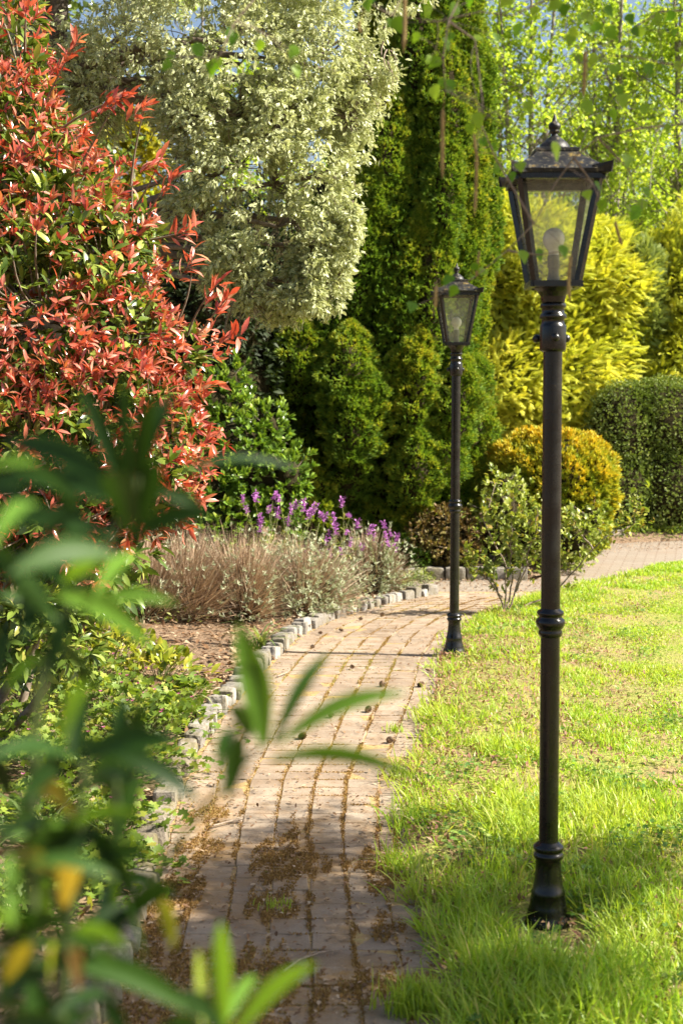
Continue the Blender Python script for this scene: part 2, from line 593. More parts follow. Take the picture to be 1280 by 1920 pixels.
# ---------------------------------------------------------------- grass blades (stuff)
GRASS = leaf_mat('grass_blade', [(0, (.50, .42, .18)), (.12, (.46, .48, .12)), (.35, (.36, .48, .055)), (.7, (.24, .42, .035)), (1, (.36, .50, .055))],
                 .42, .48, (1.25, 1.2, .5), .4, patch=(1.1, (.44, .47, .075), .4))
rg = rng_(11)
mb = MB()
def grass_zone(n, y0, y1, hmin, hmax, wmin, wmax, xmax):
    y = rg.uniform(y0, y1, n)
    edge = xR(y) - .03 + .10 * wob(y * 4, y * 2, 1.4, 3) + .06 * wob(y * 13, y, 1.6, 8) - .06 * rg.random(n) ** 6
    x = edge + (xmax(y) - edge) * rg.random(n) ** 1.0
    d = x - edge
    clump = wob(x, y, 4, 21) + .6 * wob(x, y, 11, 22)
    bare = (wob(x, y, 1.6, 31) + .7 * wob(x, y, 5, 33) > .16) & (d < 1.2) & (y > 4.6)
    worn = np.exp(-((x - .80) / .38) ** 2 - ((y - 7.6) / .95) ** 2) + np.exp(-((x - .50) / .2) ** 2 - ((y - 5.9) / .5) ** 2) * .8 + .7 * np.exp(-((x - 1.0) / .35) ** 2 - ((y - 9.4) / .5) ** 2)
    bare = bare | (worn + .5 * wob(x, y, 5, 37) > .45) | ((d < .10 + .09 * wob(x, y, 5, 36)) & (y > 5.2))
    keep = (rg.random(n) < .62 + .6 * clump) & (~bare | (rg.random(n) < np.where(worn > .45, .09, .25)))
    y, x, d, clump = y[keep], x[keep], d[keep], clump[keep]
    n = len(x)
    rough = np.clip(1.25 - d * .55, .62, 1.15) * np.where(y > 5.6, np.clip(1.3 - .55 * d, .5, 1), 1)
    h = .84 * rg.uniform(hmin, hmax, n) * (1 + .45 * clump) * rough
    bx, by = .607, 4.178
    h = h * np.where(np.hypot((x - bx) / .13, (y - by + .15) / .30) < 1, .2, 1)
    P = np.stack([x, y, zlawn(x, y) - .006], 1)
    D = norm(np.stack([rg.normal(size=n) * .38 - .25 * np.exp(-d * 12), rg.normal(size=n) * .38, np.ones(n)], 1))
    az = rg.random(n) * 2 * math.pi
    N = np.stack([np.cos(az), np.sin(az), .15 * np.ones(n)], 1)
    wd = rg.uniform(wmin, wmax, n)
    rr = np.clip(rg.normal(.55, .26, n) - .25 * (clump < -.35), 0, 1)
    t = rg.integers(0, 3, n)
    for k in range(3):
        q = t == k
        scatter(mb, BLADES[k], P[q], D[q], N[q], h[q], rg, 0, rr[q], wd[q])
lim = lambda k, c: (lambda y: np.maximum(xR(y) + .35, (.255 * y + .8) + c))
grass_zone(42000, 2.6, 5.2, .07, .15, .0035, .0065, lim(0, 0))
grass_zone(58000, 5.2, 8.2, .05, .105, .004, .007, lim(0, 0))
grass_zone(66000, 8.2, 12, .04, .085, .005, .009, lim(0, 0))
grass_zone(52000, 12, 16.8, .035, .07, .007, .011, lim(0, 0))
tag(mb.build('grass', GRASS), 'bright green lawn grass growing shaggy against the brick path', 'grass', kind='stuff')

# reddish weeds and dead bits in the turf strip by the path
WEED = leaf_mat('dry_weed', [(0, (.22, .10, .055)), (.4, (.30, .20, .09)), (.75, (.20, .07, .05)), (1, (.36, .30, .17))], .7, .2, (1.2, 1, .7))
mb = MB()
n = 16000
y = rg.uniform(3.4, 11, n); x = xR(y) + rg.random(n) ** 1.6 * 1.25
worn = np.exp(-((x - .80) / .38) ** 2 - ((y - 7.6) / .95) ** 2) + .8 * np.exp(-((x - .5) / .2) ** 2 - ((y - 5.9) / .5) ** 2)
msk = ((worn + .5 * wob(x, y, 5, 37) > .4) & (rg.random(n) < .8)) | (wob(x, y, 1.6, 31) + .7 * wob(x, y, 5, 33) > .20) | (rg.random(n) < .12)
x, y = x[msk], y[msk]; n = len(x)
P = np.stack([x, y, zlawn(x, y) + rg.uniform(.003, .035, n)], 1)
scatter(mb, SMALL, P, norm(np.stack([rg.normal(size=n), rg.normal(size=n), .35 + .5 * rg.random(n)], 1)), UP + .4 * rdir(rg, n), rg.uniform(.010, .032, n), rg)
tag(mb.build('weeds', WEED), 'reddish brown dry weeds among the turf beside the path', 'weeds', kind='stuff')

CLOV = leaf_mat('clover_leaf', [(0, (.06, .14, .025)), (.6, (.13, .24, .035)), (1, (.26, .33, .08))], .5, .35, (1.2, 1.2, .5), .3)
mb = MB(); n = 26000
y = 3.3 + 10 * rg.random(n) ** 1.4; x = xR(y) + .02 + rg.random(n) * np.maximum(.25 * y, .8)
k = wob(x, y, 3.5, 51) + .5 * wob(x, y, 9, 52) + 0 * x > .30; k &= np.hypot((x - .8) / .4, (y - 7.6) / .95) > 1; x, y = x[k], y[k]; n = len(x)
P = np.stack([x, y, zlawn(x, y) + rg.uniform(.015, .055, n)], 1)
scatter(mb, PALM, P, norm(rdir(rg, n) * (1, 1, .3)), UP + .4 * rdir(rg, n), rg.uniform(.012, .03, n), rg)
tag(mb.build('clover', CLOV), 'darker clover patches mixed into the lawn grass', 'clover', kind='stuff')

# moss in the joints and mats on the bricks (stuff)
MOSS = leaf_mat('moss_tuft', [(0, (.21, .12, .045)), (.45, (.33, .205, .07)), (.75, (.38, .285, .10)), (.9, (.28, .29, .06)), (1, (.20, .28, .05))], .8, .25, (1.2, 1.1, .6), .2)
mb = MB(); rg = rng_(14)
def moss(n, mode):
    y = rg.uniform(3.2, 11.6, n) if mode != 2 else rg.uniform(3.2, 7.4, n)
    wdt = xR(y) + .015 - xL(y)
    if mode == 0:      # long joints
        u = rg.choice([1, 2, 3, 4, 4, 4, 5, 5, 5, 6], n) / 7. + rg.normal(size=n) * .006
        k = wob(u * 9, y, 3, 40) + .35 * wob(u * 30, y, 9, 46) > -.22
    elif mode == 1:    # cross joints
        r = np.floor((y - 1.3) / .124); y = 1.3 + r * .124 + rg.normal(size=n) * .004
        u = rg.random(n)
        k = wob(u * 4, y, 2.6, 41) > .12
    else:
        u = rg.random(n)
        k = mossmask(xL(y) + u * (xR(y) - xL(y)), y) * (.6 + .8 * wob(u * 20, y * 14, 3, 47)) > .52 + .12 * rg.normal(size=n)
    x = xL(y) + u * wdt
    x, y = x[k], y[k]; n = len(x)
    P = np.stack([x, y, np.full(n, -.003 if mode != 2 else .001)], 1)
    D = norm(np.stack([rg.normal(size=n) * .6, rg.normal(size=n) * .6, np.ones(n)], 1))
    rr = np.clip(.42 + .5 * wob(x, y, 2, 44) + rg.normal(size=n) * .2, 0, 1)
    scatter(mb, NEEDLE, P, D, rdir(rg, n), rg.uniform(.005, .010, n), rg, 0, rr, rg.uniform(.012, .024, n))
moss(50000, 0); moss(40000, 1); moss(300000, 2)
tag(mb.build('moss', MOSS), 'orange brown moss filling the joints of the brick path', 'moss', kind='stuff')

# leaf litter on bed and path
LITTER = leaf_mat('dead_leaf', [(0, (.10, .055, .03)), (.4, (.22, .125, .065)), (.75, (.33, .23, .14)), (1, (.42, .33, .23))], .75, .15, (1.2, 1, .7), .2)
mb = MB(); rg = rng_(15)
n = 9000
y = rg.uniform(3, 11.7, n); x = xL(y) - .03 - rg.random(n) ** 1.3 * 2.4
P = np.stack([x, y, zbed(x, y) + rg.uniform(.002, .02, n)], 1)
scatter(mb, OVAL, P, norm(rdir(rg, n) * (1, 1, .35)), UP + .45 * rdir(rg, n), rg.uniform(.02, .065, n), rg)
n = 9000
y = 3.2 + 8.4 * rg.random(n) ** 1.6; u = np.where(rg.random(n) < .45, rg.random(n) ** 2.2, np.where(rg.random(n) < .5, 1 - rg.random(n) ** 2.5 * .5, rg.random(n))); x = xL(y) + u * (xR(y) - xL(y))
P = np.stack([x, y, rg.uniform(.005, .010, n)], 1)
scatter(mb, OVAL, P, norm(rdir(rg, n) * (1, 1, .25)), UP + .3 * rdir(rg, n), .005 + .022 * rg.random(n) ** 2.5, rg)
n = 2500
x = rg.uniform(-.5, 5, n); y = np.interp(x, [p[0] for p in far], [p[1] for p in far]) - rg.random(n) ** 2 * 1.0
P = np.stack([x, y, np.full(n, .004)], 1)
scatter(mb, OVAL, P, norm(rdir(rg, n) * (1, 1, .2)), UP + .3 * rdir(rg, n), rg.uniform(.012, .04, n), rg)
tag(mb.build('leaf_litter', LITTER), 'brown fallen leaves scattered over the bed soil and bricks', 'leaf litter', kind='stuff')

# ================================================================ LAMP POSTS
m, nt, out = mk('black_gloss_paint')
n1 = noise(nt, objc(nt), 14, 5, .6); n2 = noise(nt, objc(nt), 140, 3, .6)
c = ramp(nt, [(.35, (.003, .003, .0032)), (.7, (.009, .0085, .0075))], n1)
c = mixc(nt, ramp(nt, [(.68, (0, 0, 0)), (.74, (.6,) * 3)], n2), c, (.07, .055, .035))
n3 = noise(nt, objc(nt), 5, 6, .75)
c = mixc(nt, ramp(nt, [(.56, (0, 0, 0)), (.72, (.5,) * 3)], n3), c, (.028, .026, .02))
rr = ramp(nt, [(.3, (.16,) * 3), (.7, (.36,) * 3)], n1)
nt.links.new(pbsdf(nt, c, rr, .45, bump(nt, n1, .12, .01)).outputs[0], out.inputs[0])
BLACK = m
m, nt, out = mk('lichened_black_roof')
n1 = noise(nt, objc(nt), 22, 6, .7); n2 = noise(nt, objc(nt), 75, 5, .7)
c = ramp(nt, [(.4, (.007, .007, .0075)), (.7, (.025, .024, .022))], n1)
c = mixc(nt, ramp(nt, [(.56, (0, 0, 0)), (.63, (.8,) * 3)], n2), c, (.16, .14, .085))
c = mixc(nt, ramp(nt, [(.60, (0, 0, 0)), (.68, (.9,) * 3)], n1), c, (.22, .15, .035))
nt.links.new(pbsdf(nt, c, .45, .3, bump(nt, n2, .4, .004)).outputs[0], out.inputs[0])
ROOF = m
m, nt, out = mk('dusty_glass')
g1 = nd(nt, 'ShaderNodeBsdfTransparent'); g1.inputs[0].default_value = (.93, .95, .9, 1)
g2 = nd(nt, 'ShaderNodeBsdfGlossy'); g2.inputs[1].default_value = .06
g3 = nd(nt, 'ShaderNodeBsdfTranslucent'); g3.inputs[0].default_value = (.85, .87, .75, 1)
g4 = nd(nt, 'ShaderNodeBsdfDiffuse'); g4.inputs[0].default_value = (.6, .6, .5, 1)
ad = nd(nt, 'ShaderNodeMixShader'); ad.inputs[0].default_value = .5
nt.links.new(g3.outputs[0], ad.inputs[1]); nt.links.new(g4.outputs[0], ad.inputs[2])
n1 = noise(nt, objc(nt), 16, 5, .7)
f1 = ramp(nt, [(.3, (.12,) * 3), (.75, (.34,) * 3)], n1)
mx = nd(nt, 'ShaderNodeMixShader'); nt.links.new(f1, mx.inputs[0]); nt.links.new(g1.outputs[0], mx.inputs[1]); nt.links.new(ad.outputs[0], mx.inputs[2])
fr = nd(nt, 'ShaderNodeFresnel'); fr.inputs[0].default_value = 1.45
mx2 = nd(nt, 'ShaderNodeMixShader'); nt.links.new(fr.outputs[0], mx2.inputs[0]); nt.links.new(mx.outputs[0], mx2.inputs[1]); nt.links.new(g2.outputs[0], mx2.inputs[2])
nt.links.new(mx2.outputs[0], out.inputs[0])
GLASS = m
m, nt, out = mk('opal_bulb')
p = pbsdf(nt, (.88, .88, .86), .25, .5); p.inputs['Subsurface Weight'].default_value = .3; p.inputs['Subsurface Radius'].default_value = (.02, .02, .02)
nt.links.new(p.outputs[0], out.inputs[0]); BULB = m
HOLDER = simple_mat('grey_fitting', (.2, .2, .19), (.34, .34, .32), 30, .6, .2)

def make_lamp():
    t = thing('lamp_post', '', 'lamp post')
    b = MB(); lathe(b, [(r_, z_ - max(0, .2 - z_) * .24) for r_, z_ in [(0, 0), (.080, 0), (.080, .012), (.072, .035), (.065, .06), (.060, .066), (.061, .072), (.054, .085), (.050, .112), (.051, .118), (.046, .125), (.041, .15), (.038, .178), (.037, .196), (.040, .2), (.045, .206), (.046, .212), (.043, .219), (.039, .222), (.043, .226), (.0465, .233), (.045, .24), (.036, .246), (.0295, .252)]], 40)
    b.build('base', BLACK, t)
    s = MB(); lathe(s, [(.0290, .24), (.0288, .6), (.0285, .90), (.0280, 1.3), (.0275, 1.722)], 32); s.build('shaft', BLACK, t)
    c_ = MB(); lathe(c_, [(.028, .868), (.033, .872), (.036, .879), (.0355, .886), (.033, .891), (.037, .896), (.042, .904), (.0435, .912), (.042, .92), (.036, .926), (.0335, .93), (.038, .934), (.0405, .940), (.0385, .946), (.030, .951), (.0275, .956)], 32); c_.build('collar', BLACK, t)
    k = MB(); lathe(k, [(.0275, 1.708), (.037, 1.712), (.0385, 1.718), (.0385, 1.780), (.037, 1.786), (.033, 1.79), (.0325, 1.802), (.038, 1.805), (.039, 1.811), (.037, 1.817), (.0325, 1.82), (.0325, 1.834), (.037, 1.837), (.038, 1.842), (.036, 1.848), (.030, 1.851)], 32); nk = k.build('neck', BLACK, t)
    for a in (-90, 30, 150):
        k = MB()
        dx, dy = math.cos(R(a)), math.sin(R(a))
        tube(k, [np.array([dx, dy, 0]) * q + (0, 0, 1.748) for q in (.03, .046, .047)], [.008, .008, .0001], 10)
        blob(k, np.array([dx * .05, dy * .05, 1.748]), .0125, rng_(1), .0, 14, 10)
        k.build('clamp_screw', BLACK, nk)
    # lantern frame
    fr_ = MB(); zb, zt, hb, ht = 1.905, 2.196, .060, .110
    lathe(fr_, [(.030, 1.846), (.033, 1.852), (.036, 1.868), (.045, 1.882), (.056, 1.892), (.058, 1.897), (.02, 1.899), (0, 1.899)], 32)
    q4 = [(-1, -1), (1, -1), (1, 1), (-1, 1)]
    for i in range(4):
        (a, b2), (c2, d2) = q4[i], q4[(i + 1) % 4]
        bar(fr_, (a * hb, b2 * hb, zb - .006), (a * ht, b2 * ht, zt), .0175, .0175, up=(a, b2, 0))
        bar(fr_, (a * hb * 1.12, b2 * hb * 1.12, zb - .004), (c2 * hb * 1.12, d2 * hb * 1.12, zb - .004), .018, .017)
        bar(fr_, (a * (ht + .004), b2 * (ht + .004), zt + .004), (c2 * (ht + .004), d2 * (ht + .004), zt + .004), .026, .021)
    lan = fr_.build('lantern', BLACK, t, smooth=False)
    for i in range(4):
        (a, b2), (c2, d2) = q4[i], q4[(i + 1) % 4]
        p_ = MB(); p_.add([(a * hb * .98, b2 * hb * .98, zb), (c2 * hb * .98, d2 * hb * .98, zb), (c2 * ht * .98, d2 * ht * .98, zt), (a * ht * .98, b2 * ht * .98, zt)], [(0, 1, 2, 3)])
        p_.build('pane', GLASS, lan, smooth=False)
    rf = MB()
    def ring(h, z): return [(-h, -h, z), (h, -h, z), (h, h, z), (-h, h, z)]
    lev = [(.100, 2.204), (.134, 2.206), (.136, 2.216), (.126, 2.224), (.100, 2.243), (.072, 2.262), (.060, 2.276), (.060, 2.277), (.062, 2.2775), (.062, 2.286), (.046, 2.290), (.0, 2.291)]
    V = sum([ring(h, z) for h, z in lev], [])
    Q = [(4 * i + j, 4 * i + (j + 1) % 4, 4 * i + 4 + (j + 1) % 4, 4 * i + 4 + j) for i in range(len(lev) - 1) for j in range(4)]
    rf.add(V, Q)
    for a, b2 in q4:      # small upturned ears at the eave corners
        c0 = np.array([a * .131, b2 * .131, 2.205]); o_ = norm(np.array([a, b2, 0])); s_ = np.array([-b2, a, 0]) / math.sqrt(2)
        sx, sy = np.array([-a, 0, 0.]), np.array([0, -b2, 0.])
        V = [c0 + sx * .05, c0 + sy * .05, c0 + sx * .045 + (0, 0, .02), c0 + sy * .045 + (0, 0, .02),
             c0 + o_ * .012 + s_ * .004, c0 + o_ * .012 - s_ * .004, c0 + o_ * .019 + (0, 0, .032), c0 - o_ * .03 + (0, 0, .014)]
        rf.add(V, [(0, 4, 6), (0, 6, 2), (1, 3, 6), (1, 6, 5), (4, 5, 6), (2, 6, 7), (3, 7, 6), (0, 5, 4), (0, 1, 5)])
    rf.build('lantern_roof', ROOF, lan, smooth=False)
    fi = MB(); lathe(fi, [(.046, 2.288), (.045, 2.294), (.041, 2.303), (.033, 2.312), (.026, 2.317), (.024, 2.320), (.019, 2.324), (.0105, 2.329), (.009, 2.335), (.014, 2.339), (.015, 2.342), (.0125, 2.345), (.0165, 2.349), (.0185, 2.355), (.0165, 2.362), (.011, 2.367), (.0075, 2.371), (.006, 2.378), (.0035, 2.388), (0, 2.392)], 24)
    fi.build('finial', ROOF, lan)
    bu = MB(); lathe(bu, [(.0, 2.067), (.010, 2.0655), (.020, 2.060), (.0275, 2.051), (.0312, 2.041), (.0318, 2.034), (.0308, 2.026), (.0268, 2.015), (.0205, 2.007), (.0150, 2.002), (.0145, 1.995), (.0145, 1.985)], 28)
    bu.build('bulb', BULB, lan)
    ho = MB(); lathe(ho, [(0, 1.988), (.0165, 1.988), (.0175, 1.98), (.0175, 1.955), (.015, 1.95), (.015, 1.93), (.0185, 1.926), (.0185, 1.899)], 24)
    ho.build('bulb_holder', HOLDER, lan)
    return t
lamp = make_lamp()
g1 = at(1027.5, 1600, 4.178); g1[2] = -.024; g2 = ground(850.5, 1230); g2[2] += .02
lamp['label'] = 'tall near black lamp post standing in the lawn grass, lantern behind birch leaves'
lamp['group'] = 'black lantern lamp posts along the path'
lamp2 = copy_tree(lamp)
lamp2['label'] = 'smaller far black lamp post at the path edge before the tall conifer'
lamp.location = g1; lamp2.location = g2
lamp.rotation_euler = (0, R(-.1), R(.5)); lamp2.rotation_euler = (0, R(.1), R(3))

# ================================================================ EDGING STONES
m, nt, out = mk('granite')
oi = nd(nt, 'ShaderNodeObjectInfo')
n1 = noise(nt, pos(nt), 9, 5, .65); n2 = noise(nt, pos(nt), 90, 5, .75)
c = ramp(nt, [(0, (.15, .135, .115)), (.5, (.225, .205, .18)), (1, (.32, .30, .275))], oi.outputs['Random'])
c = mixc(nt, ramp(nt, [(.35, (.6,) * 3), (.6, (0, 0, 0))], n2), c, (.17, .155, .135))
c = mixc(nt, ramp(nt, [(.45, (0, 0, 0)), (.62, (.75,) * 3)], n1), c, (.13, .11, .06))
nt.links.new(pbsdf(nt, c, .85, .3, bump(nt, n2, .7, .008)).outputs[0], out.inputs[0])
GRAN = m
m, nt, out = mk('dirty_granite')
oi = nd(nt, 'ShaderNodeObjectInfo')
n1 = noise(nt, pos(nt), 11, 5, .65); n2 = noise(nt, pos(nt), 90, 5, .75)
c = ramp(nt, [(0, (.17, .14, .105)), (.5, (.25, .215, .17)), (1, (.32, .29, .24))], oi.outputs['Random'])
c = mixc(nt, ramp(nt, [(.35, (.6,) * 3), (.6, (0, 0, 0))], n2), c, (.12, .10, .075))
c = mixc(nt, ramp(nt, [(.46, (0, 0, 0)), (.62, (.7,) * 3)], n1), c, (.14, .12, .045))
nt.links.new(pbsdf(nt, c, .9, .25, bump(nt, n2, .8, .01)).outputs[0], out.inputs[0])
GRAN2 = m
def stone_mesh(sx, sy, sz, rng):
    """rough cut stone: a box with rounded, chipped edges"""
    n = 7; t = np.linspace(-1, 1, n)
    V, Q = [], []
    for ax in range(3):
        for sg in (-1, 1):
            b = len(V)
            for i in range(n):
                for j in range(n):
                    p = [0, 0, 0]; p[ax] = sg; p[(ax + 1) % 3] = t[i]; p[(ax + 2) % 3] = t[j]
                    V.append(p)
            for i in range(n - 1):
                for j in range(n - 1):
                    q = (b + i * n + j, b + (i + 1) * n + j, b + (i + 1) * n + j + 1, b + i * n + j + 1)
                    Q.append(q if sg > 0 else q[::-1])
    V = np.array(V, float)
    r = (np.abs(V) ** 9).sum(1) ** (1 / 9)
    V = V / r[:, None]
    k = rng.normal(size=(5, 3)) * 2.4; o = rng.random(5) * 6
    h = sum(np.sin(V @ k[i] + o[i]) for i in range(5)) / 5
    h2 = sum(np.sin(V @ k[i] * 2.7 + o[i]) for i in range(5)) / 5
    V = V * (1 + .07 * h + .035 * h2)[:, None] * np.array([sx, sy, sz]) / 2
    me = MB(); me.add(V, Q)
    return me
ORD = ['first', 'second', 'third', 'fourth', 'fifth', 'sixth', 'seventh', 'eighth', 'ninth', 'tenth', 'eleventh', 'twelfth', 'thirteenth', 'fourteenth', 'fifteenth', 'sixteenth', 'seventeenth', 'eighteenth', 'nineteenth']
TEN = ['', '', 'twenty', 'thirty', 'forty', 'fifty', 'sixty', 'seventy', 'eighty', 'ninety']
def ordinal(n):
    if n < 20: return ORD[n - 1]
    return (TEN[n // 10][:-1] + 'ieth') if n % 10 == 0 else TEN[n // 10] + '-' + ORD[n % 10 - 1]
rg = rng_(21)
protos = []
for i in range(12):
    o = stone_mesh(rg.uniform(.095, .115), rg.uniform(.10, .135), rg.uniform(.13, .15), rg).build('granite_sett', GRAN if i < 7 else GRAN2, smooth=False)
    protos.append(o)
used = [False] * 12
s = np.linspace(3.1, 11.75, 2000); arc = np.r_[0, np.cumsum(np.hypot(np.diff(s), np.diff(xL(s))))]
a = arc[-1] - .03; idx = 0
while a > 0:
    y = np.interp(a, arc, s); x = float(xL(y)); dx = float(xL(y + .05) - xL(y - .05)) / .1
    k = int(rg.integers(0, 7)) if y > 6.3 else 7 + int(rg.integers(0, 5))
    o = protos[k] if not used[k] else protos[k].copy()
    if used[k]: COL.objects.link(o)
    used[k] = True
    idx += 1
    big = rg.uniform(.95, 1.15) if y < 5.2 else rg.uniform(.86, 1.02)
    o.location = (x - .055 * big + rg.normal() * .008, y, -.002 + rg.normal() * .011 - (.014 if y < 6.3 else 0))
    o.rotation_euler = (rg.normal() * .10, rg.normal() * .10, -math.atan(dx) + rg.normal() * .13 + (math.pi if rg.random() < .5 else 0))
    o.scale = (big, big * rg.uniform(.85, 1.1), rg.uniform(.9, 1.1))
    tag(o, 'rough grey granite sett, %s from the far end of the row beside the flower bed' % ordinal(idx), 'edging stone', 'granite setts edging the left of the path')
    a -= rg.uniform(.122, .142) * big
# kerb blocks in front of the far bed, and by the hedge
kb = []
for i in range(3):
    kb.append(stone_mesh(rg.uniform(.16, .185), .11, rg.uniform(.15, .17), rg).build('kerb_block', GRAN, smooth=False))
x = .28; i = 0
while x < 1.72:
    o = kb[i % 3] if i < 3 else kb[i % 3].copy()
    if i >= 3: COL.objects.link(o)
    o.location = (x, 12.79 + rg.normal() * .01, .03 + rg.normal() * .006)
    o.rotation_euler = (0, rg.normal() * .03, rg.normal() * .05 + (math.pi if rg.random() < .5 else 0))
    i += 1
    tag(o, 'dark grey stone block, %s from the purple flowers in the far kerb' % ordinal(i), 'kerb stone', 'kerb blocks along the far bed')
    x += .186
for j in range(5):
    o = kb[j % 3].copy(); COL.objects.link(o)
    o.location = (2.56 + .17 * j, 16.33 + .1 * j, .04); o.rotation_euler = (0, rg.normal() * .03, .4 + rg.normal() * .05); 
    tag(o, 'pale kerb block, %s from the golden globe conifer in the row below the dark hedge' % ordinal(j + 1), 'kerb stone', 'kerb blocks below the dark hedge')

# ================================================================ PINE CONES AND TWIGS ON THE PATH
CONE = leaf_mat('pine_cone_scale', [(0, (.12, .075, .045)), (.5, (.22, .14, .085)), (1, (.36, .25, .16))], .7, .05)
def pine_cone_mesh(rng):
    mb = MB(); n = 70
    i = np.arange(n); t = i / n
    az = i * 2.39996
    r = .016 * np.sin(np.pi * np.clip(.12 + t * .86, 0, 1)) ** .7
    P = np.stack([r * .45 * np.cos(az), r * .45 * np.sin(az), (t - .5) * .046], 1)
    D = norm(np.stack([np.cos(az), np.sin(az), .15 + t * 1.1], 1))
    scatter(mb, BROAD, P, D, UP - D * .3, .008 + r * .62, rng)
    blob(mb, (0, 0, 0), (.009, .009, .022), rng, .05, 10, 8)
    return mb
CP = [(567, 1380, 'by the tip of the foreground shoot'), (730, 1387, 'on the bright mossy joint near the grass'), (803, 1256, 'near the base of the far lamp post'),
      (716, 1283, 'in the middle of the path before the far lamp'), (788, 1283, 'second one near the far lamp base'), (576, 1172, 'beside the setts below the silvery bush'),
      (600, 1186, 'a step out from the setts below the silvery bush'), (640, 1181, 'alone on bricks before the feathery shadow'), (676, 1160, 'on the feathery shadow beyond the far lamp'),
      (716, 1152, 'by the setts under the purple flowers'), (586, 1212, 'near the setts before the thin lamp shadow'), (690, 1330, 'at mid path before the grass edge'),
      (842, 1262, 'at the grass edge before the far lamp'), (660, 1250, 'just in front of the thin lamp shadow'), (620, 1340, 'near the bent path joint'), (812, 1322, 'against the grass edge with dry weeds')]
cp = None
for i, (px, py, wh) in enumerate(CP):
    if i % 4 == 0:
        o = pine_cone_mesh(rng_(30 + i)).build('pine_cone', CONE, smooth=False); cp = o
    else:
        o = cp.copy(); COL.objects.link(o)
    gp = ground(px, py, .016)
    o.location = gp; o.rotation_euler = (R(80 + rg.normal() * 14), rg.normal() * .3, rg.random() * 6.28)
    sc_ = rg.uniform(.55, .85); o.scale = (sc_,) * 3
    tag(o, 'brown pine cone lying ' + wh, 'pine cone', 'fallen pine cones on the path')
TWIG = simple_mat('grey_twig', (.2, .15, .11), (.36, .29, .22), 60, .85, .4)
for pts, lb in (([(530, 1822), (560, 1800), (600, 1786), (640, 1780)], 'thin pale forked twig lying on shaded bricks'), ([(400, 1548), (430, 1540), (455, 1536)], 'short pale stick lying on orange moss'),
                ([(520, 1268), (535, 1262), (545, 1255)], 'little twig by the setts before the thin lamp shadow')):
    mb = MB(); P = np.array([ground(px, py, .012) for px, py in pts])
    tube(mb, P, np.linspace(.004, .002, len(P)), 5)
    tube(mb, [P[1], P[1] + (.05, .06, .004)], [.002, .001], 5)
    tag(mb.build('twig', TWIG, base=P[0]), lb, 'twig')

# ================================================================ PLANTS
BARK = simple_mat('bark', (.045, .035, .028), (.13, .105, .08), 18, .9, .8, .2, .02)
BARKG = simple_mat('grey_bark', (.13, .115, .095), (.30, .27, .225), 22, .9, .6, .2, .02)
TWIGM = simple_mat('twig_bark', (.12, .09, .065), (.25, .2, .155), 40, .9, .3)
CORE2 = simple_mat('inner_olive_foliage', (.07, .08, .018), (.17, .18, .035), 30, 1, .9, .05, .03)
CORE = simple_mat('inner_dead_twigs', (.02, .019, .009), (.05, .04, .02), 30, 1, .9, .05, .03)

def branch_from(mb, a, b, r0, r1, rng, bow=.12, n=7, sag=0.0):
    a, b = np.asarray(a, float), np.asarray(b, float)
    L = np.linalg.norm(b - a)
    c = (a + b) / 2 + rng.normal(size=3) * bow * L + np.array([0, 0, sag * L])
    P = bez(a, c, b, n)
    tube(mb, P, np.linspace(r0, r1, n), 6 if r0 > .01 else 4)
    return P

# ---------------- tall columnar conifer
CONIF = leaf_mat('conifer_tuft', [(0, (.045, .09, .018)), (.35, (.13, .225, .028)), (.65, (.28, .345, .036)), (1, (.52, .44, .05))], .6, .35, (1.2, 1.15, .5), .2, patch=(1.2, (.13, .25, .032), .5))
rg = rng_(40)
YC = 14.0
ly = np.array([-420, -250, -100, 0, 200, 300, 450, 600, 750, 900, 1000, 1060]); lx = np.array([770, 735, 705, 690, 668, 635, 560, 470, 440, 490, 560, 620])
ry = np.array([-420, -250, -100, 0, 150, 300, 450, 600, 750, 850, 950, 1000, 1060]); rx_ = np.array([800, 845, 875, 888, 897, 907, 920, 917, 905, 880, 840, 815, 790])
zpy = lambda z: 772 - (z - CH) * F / YC
def prof(z):
    py = zpy(z); a = np.interp(py, ly, lx); b = np.interp(py, ry, rx_)
    return ((a + b) / 2 - 640) * YC / F, (b - a) / 2 * YC / F
t = thing('columnar_conifer', 'tall dense green columnar conifer with upright plumes behind the far lamp', 'tree', (prof(.2)[0], YC, .04))
mb = MB(); cb = MB()
plumes = []
for z0 in np.arange(.0, 7.2, .46):
    cx, r = prof(z0 + .45)
    m_ = max(5, int(r * 2 * math.pi * .85 / .38))
    off = rg.random() * 6
    for k in range(m_):
        az = off + k * 2 * math.pi / m_ + rg.normal() * .2
        if math.sin(az) > .45: continue
        low = z0 < 1.5
        pr = rg.uniform(.20, .30) * (1.05 if low else (.72 if z0 < 4 else .62))
        L = rg.uniform(.6, 1.0) if low else rg.uniform(1.1, 2.1)
        rr = max(.05, r - pr * .7) * rg.uniform(.70, 1.2)
        b = np.array([cx + rr * math.cos(az), YC + rr * math.sin(az), z0 + rg.uniform(-.2, .2)])
        cx2, r2 = prof(z0 + L)
        rr2 = max(.02, r2 - pr * .35) * rg.uniform(.84, 1.1)
        tp = np.array([cx2 + rr2 * math.cos(az), YC + rr2 * math.sin(az), b[2] + L])
        plumes.append((b, tp, pr, rg.normal(0, .07)))
